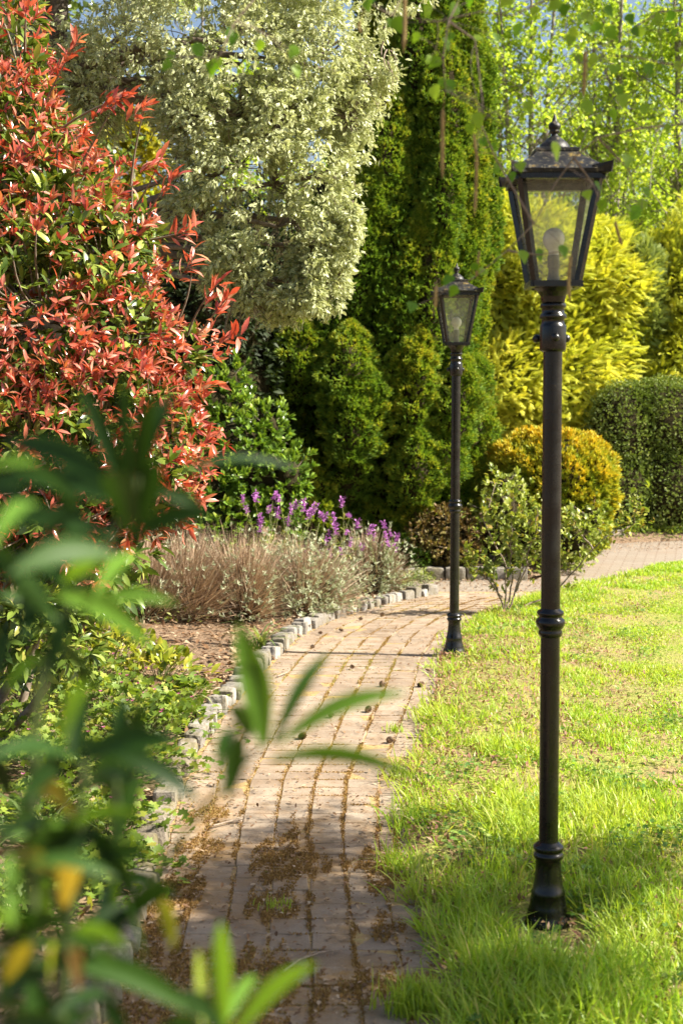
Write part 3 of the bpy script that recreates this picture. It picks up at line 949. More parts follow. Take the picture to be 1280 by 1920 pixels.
for b, tp, pr, hue in plumes:
    L = np.linalg.norm(tp - b)
    n = int(2500 * pr * L / .2)
    tt = rg.random(n) ** .9
    ang = rg.random(n) * 2 * math.pi
    keep = np.sin(ang) < .55
    tt, ang = tt[keep], ang[keep]; n = len(tt)
    rad = pr * np.sin(np.pi * np.clip(.18 + tt * .82, 0, 1)) ** .7
    q = hue * 60
    lump = (1 + .26 * np.sin(ang * 2 + tt * 6 + q) * np.sin(tt * 8 * L + ang * 1.3 + q)
            + .20 * np.sin(ang * 5 + tt * 11 * L + q * 2) * np.sin(tt * 23 * L - ang * 3 + q))
    lum2 = .16 * np.sin(ang * 5 + tt * 11 * L + q * 2) * np.sin(tt * 23 * L - ang * 3 + q)
    O = np.stack([np.cos(ang), np.sin(ang), np.zeros(n)], 1)
    P = b + (tp - b) * tt[:, None] + O * (rad * lump * rg.uniform(.86, 1.02, n))[:, None]
    D = norm(O * 1.0 + UP * .6 + .2 * rdir(rg, n))
    PP, DD, NN = cluster(P, D, 5, rg, .65)
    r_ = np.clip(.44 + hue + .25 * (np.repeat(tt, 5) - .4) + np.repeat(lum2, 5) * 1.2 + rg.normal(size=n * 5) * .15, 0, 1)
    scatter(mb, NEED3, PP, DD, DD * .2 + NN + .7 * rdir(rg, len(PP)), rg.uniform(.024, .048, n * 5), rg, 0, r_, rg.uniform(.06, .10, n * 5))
    blob(cb, b * .55 + tp * .45, (pr * .58, pr * .58, L * .36), rg, .15, 12, 8)
nf = 26000       # the recessed foliage between the plumes
zz = rg.uniform(.05, 6.9, nf); az = rg.uniform(math.pi * .9, math.pi * 2.1, nf)
cr = np.array([prof(q) for q in zz])
O = np.stack([np.cos(az), np.sin(az), 0 * az], 1)
P = np.stack([cr[:, 0], np.full(nf, YC), zz], 1) + O * (cr[:, 1] * rg.uniform(.6, .84, nf) * (1 + .12 * np.sin(az * 7 + zz * 2)))[:, None]
PP, DD, NN = cluster(P, norm(O + UP * .7), 5, rg, .7)
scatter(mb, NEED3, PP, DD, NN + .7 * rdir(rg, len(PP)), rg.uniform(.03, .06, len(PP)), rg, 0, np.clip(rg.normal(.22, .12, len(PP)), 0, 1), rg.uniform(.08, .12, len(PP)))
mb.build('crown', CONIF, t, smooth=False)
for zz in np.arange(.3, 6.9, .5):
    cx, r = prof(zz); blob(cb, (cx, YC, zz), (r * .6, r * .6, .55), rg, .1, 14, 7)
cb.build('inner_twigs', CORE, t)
tb = MB(); tube(tb, [(prof(.2)[0], YC, .0), (prof(.5)[0], YC, .5), (prof(3)[0], YC, 3), (prof(7)[0], YC, 7)], [.16, .14, .09, .02], 10); tb.build('trunk', BARK, t)

# ---------------- feathery golden conifers
GOLD = leaf_mat('golden_spray', [(0, (.36, .43, .065)), (.3, (.55, .60, .085)), (.65, (.72, .73, .11)), (1, (.82, .77, .13))], .55, .35, (1.2, 1.1, .5), .25, patch=(.8, (.42, .50, .06), .3))
DULL = leaf_mat('dull_green_spray', [(0, (.15, .22, .06)), (.5, (.27, .34, .10)), (1, (.38, .44, .13))], .6, .3, (1.2, 1.1, .6), .25)
def frond_plant(name, label, cat, lobes, n, mat, seed, size, dirb, base, group=None, coreamt=.72):
    rg = rng_(seed)
    t = thing(name, label, cat, base, group)
    mb = MB(); cb = MB()
    P, N = on_lobes(lobes, n, rg, .66, 1.12, .66, .28)
    k = N[:, 1] < .5
    P, N = P[k], N[k]; n = len(P)
    D = norm(N * .75 + np.asarray(dirb) + .6 * rdir(rg, n))
    hue = np.clip(.5 + .3 * wob(P[:, 0] * 2, P[:, 2] * 2, 1.5, seed) + rg.normal(size=n) * .2, 0, 1)
    scatter(mb, FROND, P, D, N * .8 + UP * .7 + .5 * rdir(rg, n), rg.uniform(size * .65, size * 1.3, n), rg, 0, hue)
    mb.build('crown', mat, t, smooth=False)
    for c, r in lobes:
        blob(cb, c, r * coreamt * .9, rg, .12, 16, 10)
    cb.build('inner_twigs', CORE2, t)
    tb = MB(); tube(tb, [np.array(base) - (0, 0, .05), np.array(base) + (.02, 0, 1.0), np.array(base) + (0, 0, 2.2)], [.1, .08, .03], 8); tb.build('trunk', BARK, t)
    return t
gp = lambda px, Y: np.array([(px - 640) * Y / F, Y, .1])
frond_plant('golden_conifer', 'feathery golden yellow conifer between the two lamp lanterns', 'tree',
            [lobe(930, 560, 18.5, 75, 160, .8), lobe(1010, 540, 18.4, 95, 130, .85), lobe(1090, 570, 18.6, 85, 120, .8), lobe(950, 740, 18.2, 110, 120, .9), lobe(1060, 720, 18.3, 110, 130, .9), lobe(950, 450, 18.8, 60, 70, .5), lobe(1070, 470, 18.8, 75, 65, .5), lobe(1010, 880, 18.3, 170, 130, .9), lobe(1140, 680, 18.8, 85, 110, .6), lobe(1150, 560, 18.3, 62, 95, .5), lobe(1120, 470, 18.6, 55, 50, .4), lobe(1130, 790, 18.9, 80, 100, .6)],
            38000, GOLD, 51, .15, (.35, -.2, .12), gp(1020, 18.5), 'golden conifers of the background hedge')
frond_plant('golden_conifer', 'bright yellow conifer at the picture edge above the dark clipped hedge', 'tree',
            [lobe(1265, 570, 18.8, 70, 120, .7), lobe(1280, 690, 18.6, 90, 120, .7), lobe(1340, 540, 19.0, 90, 150, .8), lobe(1240, 720, 18.7, 60, 90, .5), lobe(1330, 850, 19.0, 120, 150, .7), lobe(1250, 480, 19.1, 45, 50, .4)],
            18000, GOLD, 52, .15, (.25, -.2, .2), gp(1300, 18.8), 'golden conifers of the background hedge')
frond_plant('green_conifer', 'dull green conifer standing between the two golden conifers', 'tree',
            [lobe(1200, 520, 18.5, 32, 60, .4), lobe(1205, 590, 18.4, 36, 70, .4), lobe(1200, 720, 18.6, 40, 100, .4)],
            8000, DULL, 53, .12, (.1, -.1, .55), gp(1195, 18.3))

# ---------------- golden globe
rg = rng_(60)
GLOBE = leaf_mat('globe_tuft', [(0, (.15, .24, .03)), (.4, (.30, .36, .035)), (.75, (.52, .46, .04)), (1, (.68, .48, .04))], .55, .28, (1.25, 1.05, .5), .25)
gl = [lobe(1040, 905, 13.9, 112, 100, .58), lobe(1040, 980, 13.9, 100, 75, .55), lobe(985, 880, 13.9, 66, 64, .42), lobe(1095, 900, 13.9, 58, 78, .42)]
t = thing('globe_conifer', 'rounded orange gold conifer globe behind the near lamp post', 'shrub', (gl[0][0][0], 13.9, .08))
mb = MB(); cb = MB()
P, N = on_lobes(gl, 8500, rg, .86, 1.03, .86, .05)
k = N[:, 1] < .5; P, N = P[k], N[k]
fl = wob(P[:, 0] * 3 + P[:, 1], P[:, 2] * 3, 3, 61)
P = P + N * (.06 * fl + .03 * wob(P[:, 0] * 8, P[:, 2] * 8, 3, 62))[:, None]
PP, DD, NN = cluster(P, norm(N + UP * .6), 6, rg, .6)
hue = np.clip(np.repeat(.5 + .42 * fl + .22 * N[:, 2], 6) + rg.normal(size=len(PP)) * .16, 0, 1)
scatter(mb, NEEDLE, PP, DD, NN + .5 * rdir(rg, len(PP)), rg.uniform(.035, .07, len(PP)), rg, 0, hue, rg.uniform(.06, .10, len(PP)))
mb.build('crown', GLOBE, t, smooth=False)
for c, r in gl: blob(cb, c, r * .86, rg, .08, 18, 12)
cb.build('inner_twigs', CORE, t)

# ---------------- leafy masses (hedges, shrubs)
def leafy(name, label, cat, lobes, n, k, T, size, mat, seed, base, spread=.7, up=.2, wid=1.0, core=.7, lo=.72, hi=1.08, inside=.7, bumps=.12, group=None, twigs=0, hue=None, front=.6, twm=None, partname='foliage', norm_up=.6, huebias=None):
    rg = rng_(seed)
    t = thing(name, label, cat, base, group)
    mb = MB()
    P, N = on_lobes(lobes, n, rg, lo, hi, inside, bumps)
    q = N[:, 1] < front
    P, N = P[q], N[q]
    PP, DD, NN = cluster(P, N, k, rg, spread, up)
    h = np.repeat(.5 + .3 * wob(P[:, 0] * 2 + P[:, 1], P[:, 2] * 2.5, 2, seed), k) + rg.normal(size=len(PP)) * .2
    if huebias is not None: h = h + np.repeat(huebias(P, N), k)
    S_ = rg.uniform(size * .65, size * 1.25, len(PP))
    scatter(mb, T, PP, DD, NN * .6 + UP * norm_up + .6 * rdir(rg, len(PP)), S_, rg, 0, h, S_ * wid)
    mb.build(partname, mat, t)
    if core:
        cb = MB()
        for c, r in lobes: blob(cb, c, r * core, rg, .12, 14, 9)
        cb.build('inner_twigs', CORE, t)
    if twigs:
        tb = MB(); b0 = np.asarray(base, float)
        idx = rg.choice(len(P), min(twigs, len(P)), replace=False)
        C = np.array([l[0] for l in lobes])
        for c in C:
            branch_from(tb, b0 + rg.normal(size=3) * (.06, .06, 0) - (0, 0, .03), c, .02, .01, rg, .08)
        for i in idx:
            j = np.argmin(((C - P[i]) ** 2).sum(1))
            branch_from(tb, C[j] * .7 + P[i] * .3, P[i], .006, .002, rg, .1, 5)
        tb.build('stems', twm or TWIGM, t)
    return t, P, N

HEDGE = leaf_mat('hedge_leaf', [(0, (.085, .135, .03)), (.5, (.19, .26, .05)), (.85, (.32, .38, .09)), (1, (.46, .46, .18))], .5, .25, (1.2, 1.2, .5), .4)
leafy('clipped_hedge', 'dark green clipped hedge at the far end of the lawn', 'hedge',
      [lobe(1165, 815, 17.3, 74, 102, .45), lobe(1250, 805, 17.4, 95, 95, .5), lobe(1160, 925, 17.2, 70, 90, .45), lobe(1255, 920, 17.3, 100, 100, .5), lobe(1350, 850, 17.6, 110, 140, .6), lobe(1215, 765, 17.5, 95, 52, .45), lobe(1140, 870, 17.3, 50, 110, .4)],
      22000, 5, SMALL, .03, HEDGE, 65, (3.6, 17.5, .08), .8, .25, 1.1, .84, .86, 1.05, .8, .06)
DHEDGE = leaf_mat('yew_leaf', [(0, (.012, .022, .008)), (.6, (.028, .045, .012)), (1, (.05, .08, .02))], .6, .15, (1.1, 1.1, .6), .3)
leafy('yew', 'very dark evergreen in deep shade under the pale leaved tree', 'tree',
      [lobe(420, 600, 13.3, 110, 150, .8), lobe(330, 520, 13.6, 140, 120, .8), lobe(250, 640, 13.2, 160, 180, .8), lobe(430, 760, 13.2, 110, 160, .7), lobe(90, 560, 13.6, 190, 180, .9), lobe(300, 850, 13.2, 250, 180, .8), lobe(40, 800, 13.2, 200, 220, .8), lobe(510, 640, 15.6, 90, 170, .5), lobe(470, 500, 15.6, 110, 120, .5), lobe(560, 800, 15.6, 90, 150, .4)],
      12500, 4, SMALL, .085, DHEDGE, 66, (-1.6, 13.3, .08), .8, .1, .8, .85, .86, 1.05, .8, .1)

# mid green glossy shrub
GLOSSY = leaf_mat('glossy_green_leaf', [(0, (.06, .12, .02)), (.5, (.14, .24, .034)), (.85, (.24, .34, .05)), (1, (.36, .44, .07))], .28, .3, (1.3, 1.25, .45), .5)
leafy('evergreen_shrub', 'glossy bright green leafy shrub between the red bush and the conifer', 'shrub',
      [lobe(445, 850, 11.9, 95, 110, .38), lobe(400, 770, 12.0, 62, 75, .25), lobe(485, 905, 11.8, 75, 90, .3), lobe(390, 940, 11.7, 85, 110, .35), lobe(430, 715, 12.1, 36, 40, .16), lobe(540, 900, 11.7, 45, 70, .2), lobe(420, 1000, 11.6, 130, 80, .3), lobe(500, 800, 12.0, 40, 50, .18)],
      1700, 7, OVAL, .068, GLOSSY, 70, (X(430, 11.8), 11.8, .06), .75, .45, .95, .55, .5, 1.2, .55, .35, twigs=200, front=.7)

# far bed shrubs
PALEG = leaf_mat('pale_green_leaf', [(0, (.13, .19, .035)), (.5, (.28, .34, .065)), (.85, (.42, .46, .12)), (1, (.52, .52, .22))], .4, .3, (1.2, 1.2, .5), .4)
leafy('yellow_green_shrub', 'loose yellow green leafy shrub before the golden globe conifer', 'shrub',
      [lobe(950, 960, 13.2, 55, 62, .3), lobe(1000, 1000, 13.1, 62, 58, .3), lobe(925, 1015, 13.1, 55, 50, .25), lobe(1075, 1010, 13.3, 55, 55, .25), lobe(950, 910, 13.3, 28, 28, .15), lobe(1110, 975, 13.4, 30, 40, .15)],
      700, 6, OVAL, .055, PALEG, 71, (1.6, 13.15, .06), 1.0, .35, .95, .5, .45, 1.25, .5, .4, twigs=230, front=.8)
RUST = leaf_mat('rusty_leaf', [(0, (.09, .06, .025)), (.45, (.19, .12, .045)), (.8, (.24, .21, .06)), (1, (.30, .29, .09))], .55, .25, (1.2, 1.1, .6), .3)
leafy('rusty_shrub', 'low rusty brown shrub behind the far lamp post base', 'shrub',
      [lobe(835, 985, 13.2, 48, 40, .25), lobe(800, 1010, 13.1, 42, 32, .2), lobe(870, 1010, 13.1, 45, 42, .2), lobe(845, 1030, 13.0, 55, 26, .2)],
      900, 6, OVAL, .045, RUST, 72, (.97, 13.1, .06), .9, .35, .9, .6, .6, 1.1, .6, .2, twigs=80, front=.8)
leafy('low_green_plant', 'small dark green plant on the far bed edge left of the rusty shrub', 'plant',
      [lobe(765, 1030, 13.1, 25, 26, .12), lobe(785, 1045, 13.0, 22, 16, .1)], 200, 6, OVAL, .05, GLOSSY, 73, (.62, 13.05, .05), .9, .4, .9, .5)

# ---------------- red leaved bush
REDL = leaf_mat('young_red_leaf', [(0, (.27, .045, .035)), (.3, (.45, .10, .065)), (.55, (.55, .17, .11)), (.78, (.64, .32, .23)), (.92, (.57, .26, .08)), (1, (.34, .18, .08))], .24, .32, (1.2, .7, .4), .8)
GRNL = leaf_mat('mature_green_leaf', [(0, (.05, .09, .018)), (.5, (.13, .19, .03)), (.85, (.27, .33, .065)), (1, (.44, .42, .10))], .26, .25, (1.2, 1.2, .5), .5)
rg = rng_(80)
rl = [lobe(35, 130, 6.4, 48, 110, .25), lobe(40, 300, 6.3, 105, 160, .4), lobe(115, 420, 6.2, 125, 130, .45), lobe(190, 500, 6.1, 90, 100, .4), lobe(205, 620, 6.0, 120, 120, .45), lobe(80, 600, 5.9, 150, 170, .5),
      lobe(335, 665, 6.1, 60, 50, .22), lobe(200, 790, 5.9, 165, 150, .5), lobe(300, 820, 5.9, 75, 110, .3), lobe(60, 850, 5.8, 150, 170, .5), lobe(250, 930, 5.9, 95, 70, .3), lobe(90, 980, 5.9, 140, 100, .4), lobe(255, 450, 6.2, 40, 42, .2), lobe(-120, 600, 6.2, 200, 380, .6)]
t = thing('red_leaved_shrub', 'large shrub with glossy red young leaves over green ones', 'shrub', (-1.7, 6.15, .05))
P, N = on_lobes(rl, 4600, rg, .74, 1.14, .8, .3)
k = N[:, 1] < .6; P, N = P[k], N[k]
rw = wob(P[:, 0] * 1.5, P[:, 2] * 1.5, 2.0, 81) + .35 * (P[:, 0] + .9)
isred = rw + rg.normal(size=len(P)) * .6 > -.8
mb = MB()
PP, DD, NN = cluster(P[isred] + N[isred] * .03, norm(N[isred] * .8 + UP * .4), 6, rg, 1.15)
S_ = rg.uniform(.026, .068, len(PP))
hue = np.clip(np.repeat(rg.normal(.45, .22, isred.sum()), 6) + rg.normal(size=len(PP)) * .22, 0, 1)
scatter(mb, LANCE, PP, DD, NN * .5 + UP * .4 + .8 * rdir(rg, len(PP)), S_, rg, 0, hue, S_ * .88)
mb.build('red_leaves', REDL, t)
mb = MB()
Pg, Ng = on_lobes(rl + [lobe(200, 1040, 5.9, 110, 60, .3), lobe(60, 1120, 5.8, 130, 80, .35), lobe(70, 1200, 5.8, 150, 75, .4), lobe(180, 1110, 5.9, 90, 60, .25)], 2900, rg, .5, .92, .45, .16)
k = Ng[:, 1] < .6; Pg, Ng = Pg[k], Ng[k]
Pg = np.concatenate([Pg, P[~isred]]); Ng = np.concatenate([Ng, N[~isred]])
PP, DD, NN = cluster(Pg, norm(Ng + UP * .2), 7, rg, 1.1)
S_ = rg.uniform(.04, .095, len(PP))
scatter(mb, LANCE, PP, DD, NN * .4 + UP * .7 + .5 * rdir(rg, len(PP)), S_, rg, 0, np.clip(rg.normal(.45, .28, len(PP)), 0, 1), S_ * 1.15)
mb.build('green_leaves', GRNL, t)
# loose leading shoots past the outline
shoots = []
mb2 = MB()
for px, py, ox, oy in [(60, 60, -10, -60), (110, 130, 35, -50), (170, 230, 50, -40), (235, 240, 40, -45), (180, 190, 60, -10), (290, 380, 40, -50), (310, 450, 50, -20), (395, 610, 30, -50), (400, 650, 45, -20), (370, 590, 40, -60), (330, 540, 30, -60), (340, 740, 60, -20), (350, 860, 40, 10), (340, 930, 40, 10), (320, 970, 30, 20), (250, 330, 50, -30), (210, 1075, -10, 30), (160, 1085, 20, 40), (130, 1180, 20, -10)]:
    a_ = at(px, py, 5.95); b_ = at(px + ox, py + oy, 5.9); shoots.append((a_, b_))
    u = np.linspace(.2, 1.05, 16)[:, None]; Q = a_ + (b_ - a_) * u + rg.normal(size=(16, 3)) * .006
    Dq = norm(norm(b_ - a_) * .8 + .8 * rdir(rg, 16)); Sq = rg.uniform(.05, .095, 16)
    scatter(mb2, LANCE, Q, Dq, UP + .8 * rdir(rg, 16), Sq, rg, 0, np.clip(rg.normal(.4, .2, 16), 0, 1), Sq * .9)
mb2.build('shoot_leaves', REDL, t)
tb = MB(); C = np.array([l[0] for l in rl])
for a_, b_ in shoots: branch_from(tb, C[np.argmin(((C - a_) ** 2).sum(1))] * .5 + a_ * .5, b_, .006, .002, rg, .06, 8)
for c in C: branch_from(tb, np.array([-1.7, 6.2, 0]) + rg.normal(size=3) * (.08, .08, 0), c, .022, .008, rg, .1)
for i in rg.choice(len(P), 420, replace=False):
    j = np.argmin(((C - P[i]) ** 2).sum(1)); branch_from(tb, C[j] * .75 + P[i] * .25, P[i] + N[i] * .03, .006, .0025, rg, .1, 5)
tb.build('stems', TWIGM, t)

# ---------------- pale variegated tree
VAR = leaf_mat('variegated_leaf', [(0, (.15, .19, .065)), (.4, (.26, .31, .115)), (.8, (.38, .42, .175)), (1, (.50, .52, .26))], .38, .3, (1.1, 1.1, .75), .45, edge=(.60, .62, .37))
rg = rng_(90)
vl = [lobe(450, 120, 9.1, 200, 150, .75), lobe(600, 110, 9.0, 105, 140, .45), lobe(600, 330, 8.9, 68, 150, .4), lobe(520, 425, 8.8, 105, 95, .4), lobe(590, 470, 8.8, 52, 55, .22), lobe(450, 310, 8.8, 115, 120, .5), lobe(240, 60, 9.2, 150, 110, .5),
      lobe(120, 150, 9.4, 90, 90, .4), lobe(420, -80, 9.2, 330, 120, .9), lobe(180, 200, 9.3, 70, 60, .3), lobe(440, 470, 8.8, 60, 52, .26), lobe(690, 150, 9.0, 42, 26, .2), lobe(655, 220, 8.9, 45, 70, .2), lobe(360, 420, 8.9, 50, 70, .3), lobe(370, 220, 8.9, 90, 80, .4), lobe(520, 230, 8.75, 90, 80, .35), lobe(340, 330, 8.95, 45, 60, .25), lobe(540, 550, 8.8, 42, 40, .18), lobe(620, 535, 8.8, 36, 48, .16), lobe(470, 560, 8.8, 34, 36, .15), lobe(410, 510, 8.85, 34, 46, .15), lobe(640, 430, 8.85, 26, 50, .14), lobe(80, 40, 9.6, 90, 90, .4), lobe(130, 240, 9.6, 90, 70, .3), lobe(715, 150, 9.0, 30, 18, .14)]
t = thing('variegated_tree', 'pale cream green leaved tree hanging over the red bush', 'tree', (-1.95, 9.4, .08))
NMAIN = len(vl)
rh = rng_(93)
for _ in range(34):      # hanging sprays of uneven length along the underside
    u_ = rh.random(); px = 345 + 320 * u_; lim_ = np.interp(px, [345, 400, 460, 520, 600, 665], [430, 520, 565, 590, 570, 470])
    vl.append(lobe(px, lim_ - rh.uniform(5, 75), rh.uniform(8.6, 8.9), rh.uniform(13, 24), rh.uniform(22, 48), .09))
P, N = on_lobes(vl, 20000, rg, .5, 1.15, .55, .35)
k = N[:, 1] < .75; P, N = P[k], N[k]
gap = wob(P[:, 0] * 2.2 + P[:, 1], P[:, 2] * 2.2, 2.2, 91)
k = gap + .4 * wob(P[:, 0] * 6, P[:, 2] * 6, 3, 92) > -.22 + rg.normal(size=len(P)) * .08; P, N = P[k], N[k]
PP, DD, NN = cluster(P, norm(N * .5 + np.array([0, 0, -.3])), 7, rg, .95, -.15, .012)
S_ = rg.uniform(.022, .052, len(PP))
mb = MB()
scatter(mb, LANCE, PP, DD, NN * .4 + UP * .4 + .9 * rdir(rg, len(PP)), S_, rg, 0, np.clip(rg.normal(.5, .3, len(PP)), 0, 1), S_ * 1.3)
mb.build('crown', VAR, t)
tb = MB()
tk = np.array([(-1.95, 9.4, 0), (-1.98, 9.4, 1.2), (-1.9, 9.35, 2.6), (-1.86, 9.3, 3.6), (-1.75, 9.2, 4.6)])
tube(tb, tk, [.13, .11, .10, .09, .05], 10)
tube(tb, [(-1.93, 9.4, 2.4), (-1.98, 9.2, 3.4), (-2.05, 9.15, 4.6)], [.08, .07, .05], 8)
tb.build('trunk', BARK, t)
bb = MB(); C = np.array([l[0] for l in vl])
mains = [tk[2], tk[3], tk[3], tk[4]]
hub = []
for c in C[:NMAIN]:
    s_ = tk[2] if c[2] < 3.2 else (tk[3] if c[2] < 4.2 else tk[4])
    Pb = branch_from(bb, s_, c, .035, .012, rg, .08, 8, .06); hub.append(Pb)
H = np.concatenate([h[3:] for h in hub])
for i in rg.choice(len(P), 2600, replace=False):
    j = np.argmin(((H - P[i]) ** 2).sum(1)); dv = P[i] - H[j]
    if dv @ dv < .12: branch_from(bb, H[j], P[i], .005, .0018, rg, .13, 6, -.03)
mb2 = MB()      # drooping leafy sprays that hang past the outline
for px, py in [(355, 445), (375, 490), (395, 530), (420, 545), (440, 580), (470, 575), (495, 600), (525, 590), (550, 605), (575, 575), (600, 590), (625, 560), (648, 525), (655, 470), (662, 420), (668, 360), (690, 300), (700, 250), (735, 180), (745, 140), (725, 60), (715, 215)]:
    e = at(px, py, rg.uniform(8.65, 8.9)); j = np.argmin(((C - e) ** 2).sum(1)); s_ = C[j] * .45 + e * .55 + (0, 0, .16)
    Ps = branch_from(bb, s_, e, .005, .0015, rg, .15, 12, .12)
    i_ = rg.integers(3, 12, 60); Q = Ps[i_] + rg.normal(size=(60, 3)) * .022
    scatter(mb2, LANCE, Q, norm(rdir(rg, 60) + (0, 0, -.5)), UP + rdir(rg, 60), rg.uniform(.026, .055, 60), rg, 0, None, rg.uniform(.03, .06, 60))
mb2.build('hanging_sprays', VAR, t)
db = bb        # bare curling twigs hanging below the crown
for px, py in [(430, 560), (470, 590), (420, 620), (450, 640), (540, 585), (580, 575), (500, 600), (435, 600), (340, 480), (355, 470), (730, 135), (745, 150), (720, 110), (400, 590), (425, 650)]:
    e = at(px, py, 8.75); j = np.argmin(((C - e) ** 2).sum(1)); s_ = C[j] * .35 + e * .65 + (0, 0, .15)
    branch_from(db, s_, e, .006, .002, rg, .3, 9, -.1)
bb.build('branches', TWIGM, t)

# ---------------- trees behind
SPRING = leaf_mat('spring_leaf', [(0, (.22, .34, .04)), (.4, (.36, .50, .06)), (.8, (.50, .62, .09)), (1, (.62, .70, .15))], .4, .5, (1.25, 1.2, .5), .35)
SPRINGY = leaf_mat('yellow_leaf', [(0, (.20, .21, .02)), (.5, (.34, .33, .03)), (1, (.46, .42, .04))], .5, .45, (1.2, 1.1, .5), .3)
def tree(name, label, base, height, spread, seed, mat, nleaf, lsize, stems=3, bark=None, group=None, zlow=.22, lean=0.0, dens=1.0):
    rg = rng_(seed)
    t = thing(name, label, 'tree', base, group)
    tb, bb, mb = MB(), MB(), MB()
    base = np.asarray(base, float)
    tips = []
    for s_ in range(stems):
        a = rg.random() * 6.28
        o = np.array([math.cos(a), math.sin(a), 0]) * .12 * (stems > 1)
        top = base + np.array([math.cos(a) * spread * .45 * rg.random() + lean, math.sin(a) * spread * .4 * rg.random(), height * rg.uniform(.8, 1)])
        mid = (base + top) / 2 + rg.normal(size=3) * (.25, .25, .1)
        P = bez(base + o - (0, 0, .1), mid, top, 14); r0 = height * .011
        tube(tb, P, np.linspace(r0, .012, 14), 7)
        for k in range(26):
            u = rg.uniform(zlow, .98); i = int(u * 13)
            q = P[i]; L = spread * rg.uniform(.4, .9) * (1.12 - u) ** .6
            aa = rg.random() * 6.28
            e = q + np.array([math.cos(aa) * L, math.sin(aa) * L, L * rg.uniform(.35, .95)])
            B = branch_from(bb, q, e, max(.008, r0 * .35 * (1.1 - u)), .005, rg, .1, 7)
            for g_ in range(5):
                b0 = B[rg.integers(2, 7)]
                e2 = b0 + rg.normal(size=3) * L * .24 + (0, 0, L * .16)
                branch_from(bb, b0, e2, .008, .003, rg, .12, 4)
                tips += [e2, b0 * .4 + e2 * .6]
            tips += [e, B[4], B[5]]
    tips = np.array(tips)
    k = 6
    n = max(1, nleaf // k // len(tips) + 1)
    P = np.repeat(tips, n, 0); P = P + rg.normal(size=P.shape) * spread * .055
    keep = wob(P[:, 0] * 1.6 + P[:, 1] * .5, P[:, 2] * 1.6, 1.6, seed) > -.22 + (1 - dens)
    P = P[keep]
    PP, DD, NN = cluster(P, norm(rdir(rg, len(P)) + UP * .5), k, rg, .9, 0, spread * .012)
    S_ = rg.uniform(lsize * .6, lsize * 1.2, len(PP))
    scatter(mb, BROAD, PP, DD, UP + .8 * rdir(rg, len(PP)), S_, rg, 0, np.clip(rg.normal(.5, .24, len(PP)), 0, 1), S_)
    tb.build('trunk', bark or BARKG, t); bb.build('branches', bark or BARKG, t)
    mb.build('crown', mat, t)
    return t
X = lambda px, Y: (px - 640) * Y / F
G = 'spring trees beyond the golden hedge'
tree('spring_tree', 'light green spring tree with sky gaps right beside the tall conifer', (X(985, 25), 25, 0), 10.2, 2.9, 101, SPRING, 24000, .075, 4, group=G)
tree('spring_tree', 'fresh green tree with grey stems seen right above the near lantern', (X(1120, 27), 27, 0), 11.5, 3.0, 102, SPRING, 26000, .075, 4, group=G)
tree('spring_tree', 'many stemmed green tree at the upper edge corner beyond the hedge', (X(1255, 25.5), 25.5, 0), 10.5, 2.9, 103, SPRING, 24000, .075, 5, group=G)
tree('spring_tree', 'dimmer green tree farther off between the stems of the spring trees', (X(1060, 34), 34, 0), 9.0, 4.0, 104, SPRING, 18000, .10, 3, group=G)
tree('spring_tree', 'dimmer green tree farther off behind the corner tree', (X(1240, 35), 35, 0), 9.0, 4.0, 105, SPRING, 18000, .10, 3, group=G)
G = 'yellow green trees behind the pale tree'
tree('yellow_green_tree', 'yellow green tree glimpsed through the gap between red bush and pale tree', (X(250, 19), 19, 0), 6.3, 2.0, 106, SPRINGY, 12000, .09, 3, group=G)
tree('yellow_green_tree', 'yellow green tree glimpsed high behind the pale tree crown', (X(430, 22), 22, 0), 8.4, 2.4, 107, SPRING, 10000, .10, 3, group=G)
tree('dark_tree', 'dark tree trunks and leaves at the upper left behind the red bush', (X(60, 17), 17, 0), 8, 2.2, 108, GRNL, 12000, .09, 3, bark=BARK)

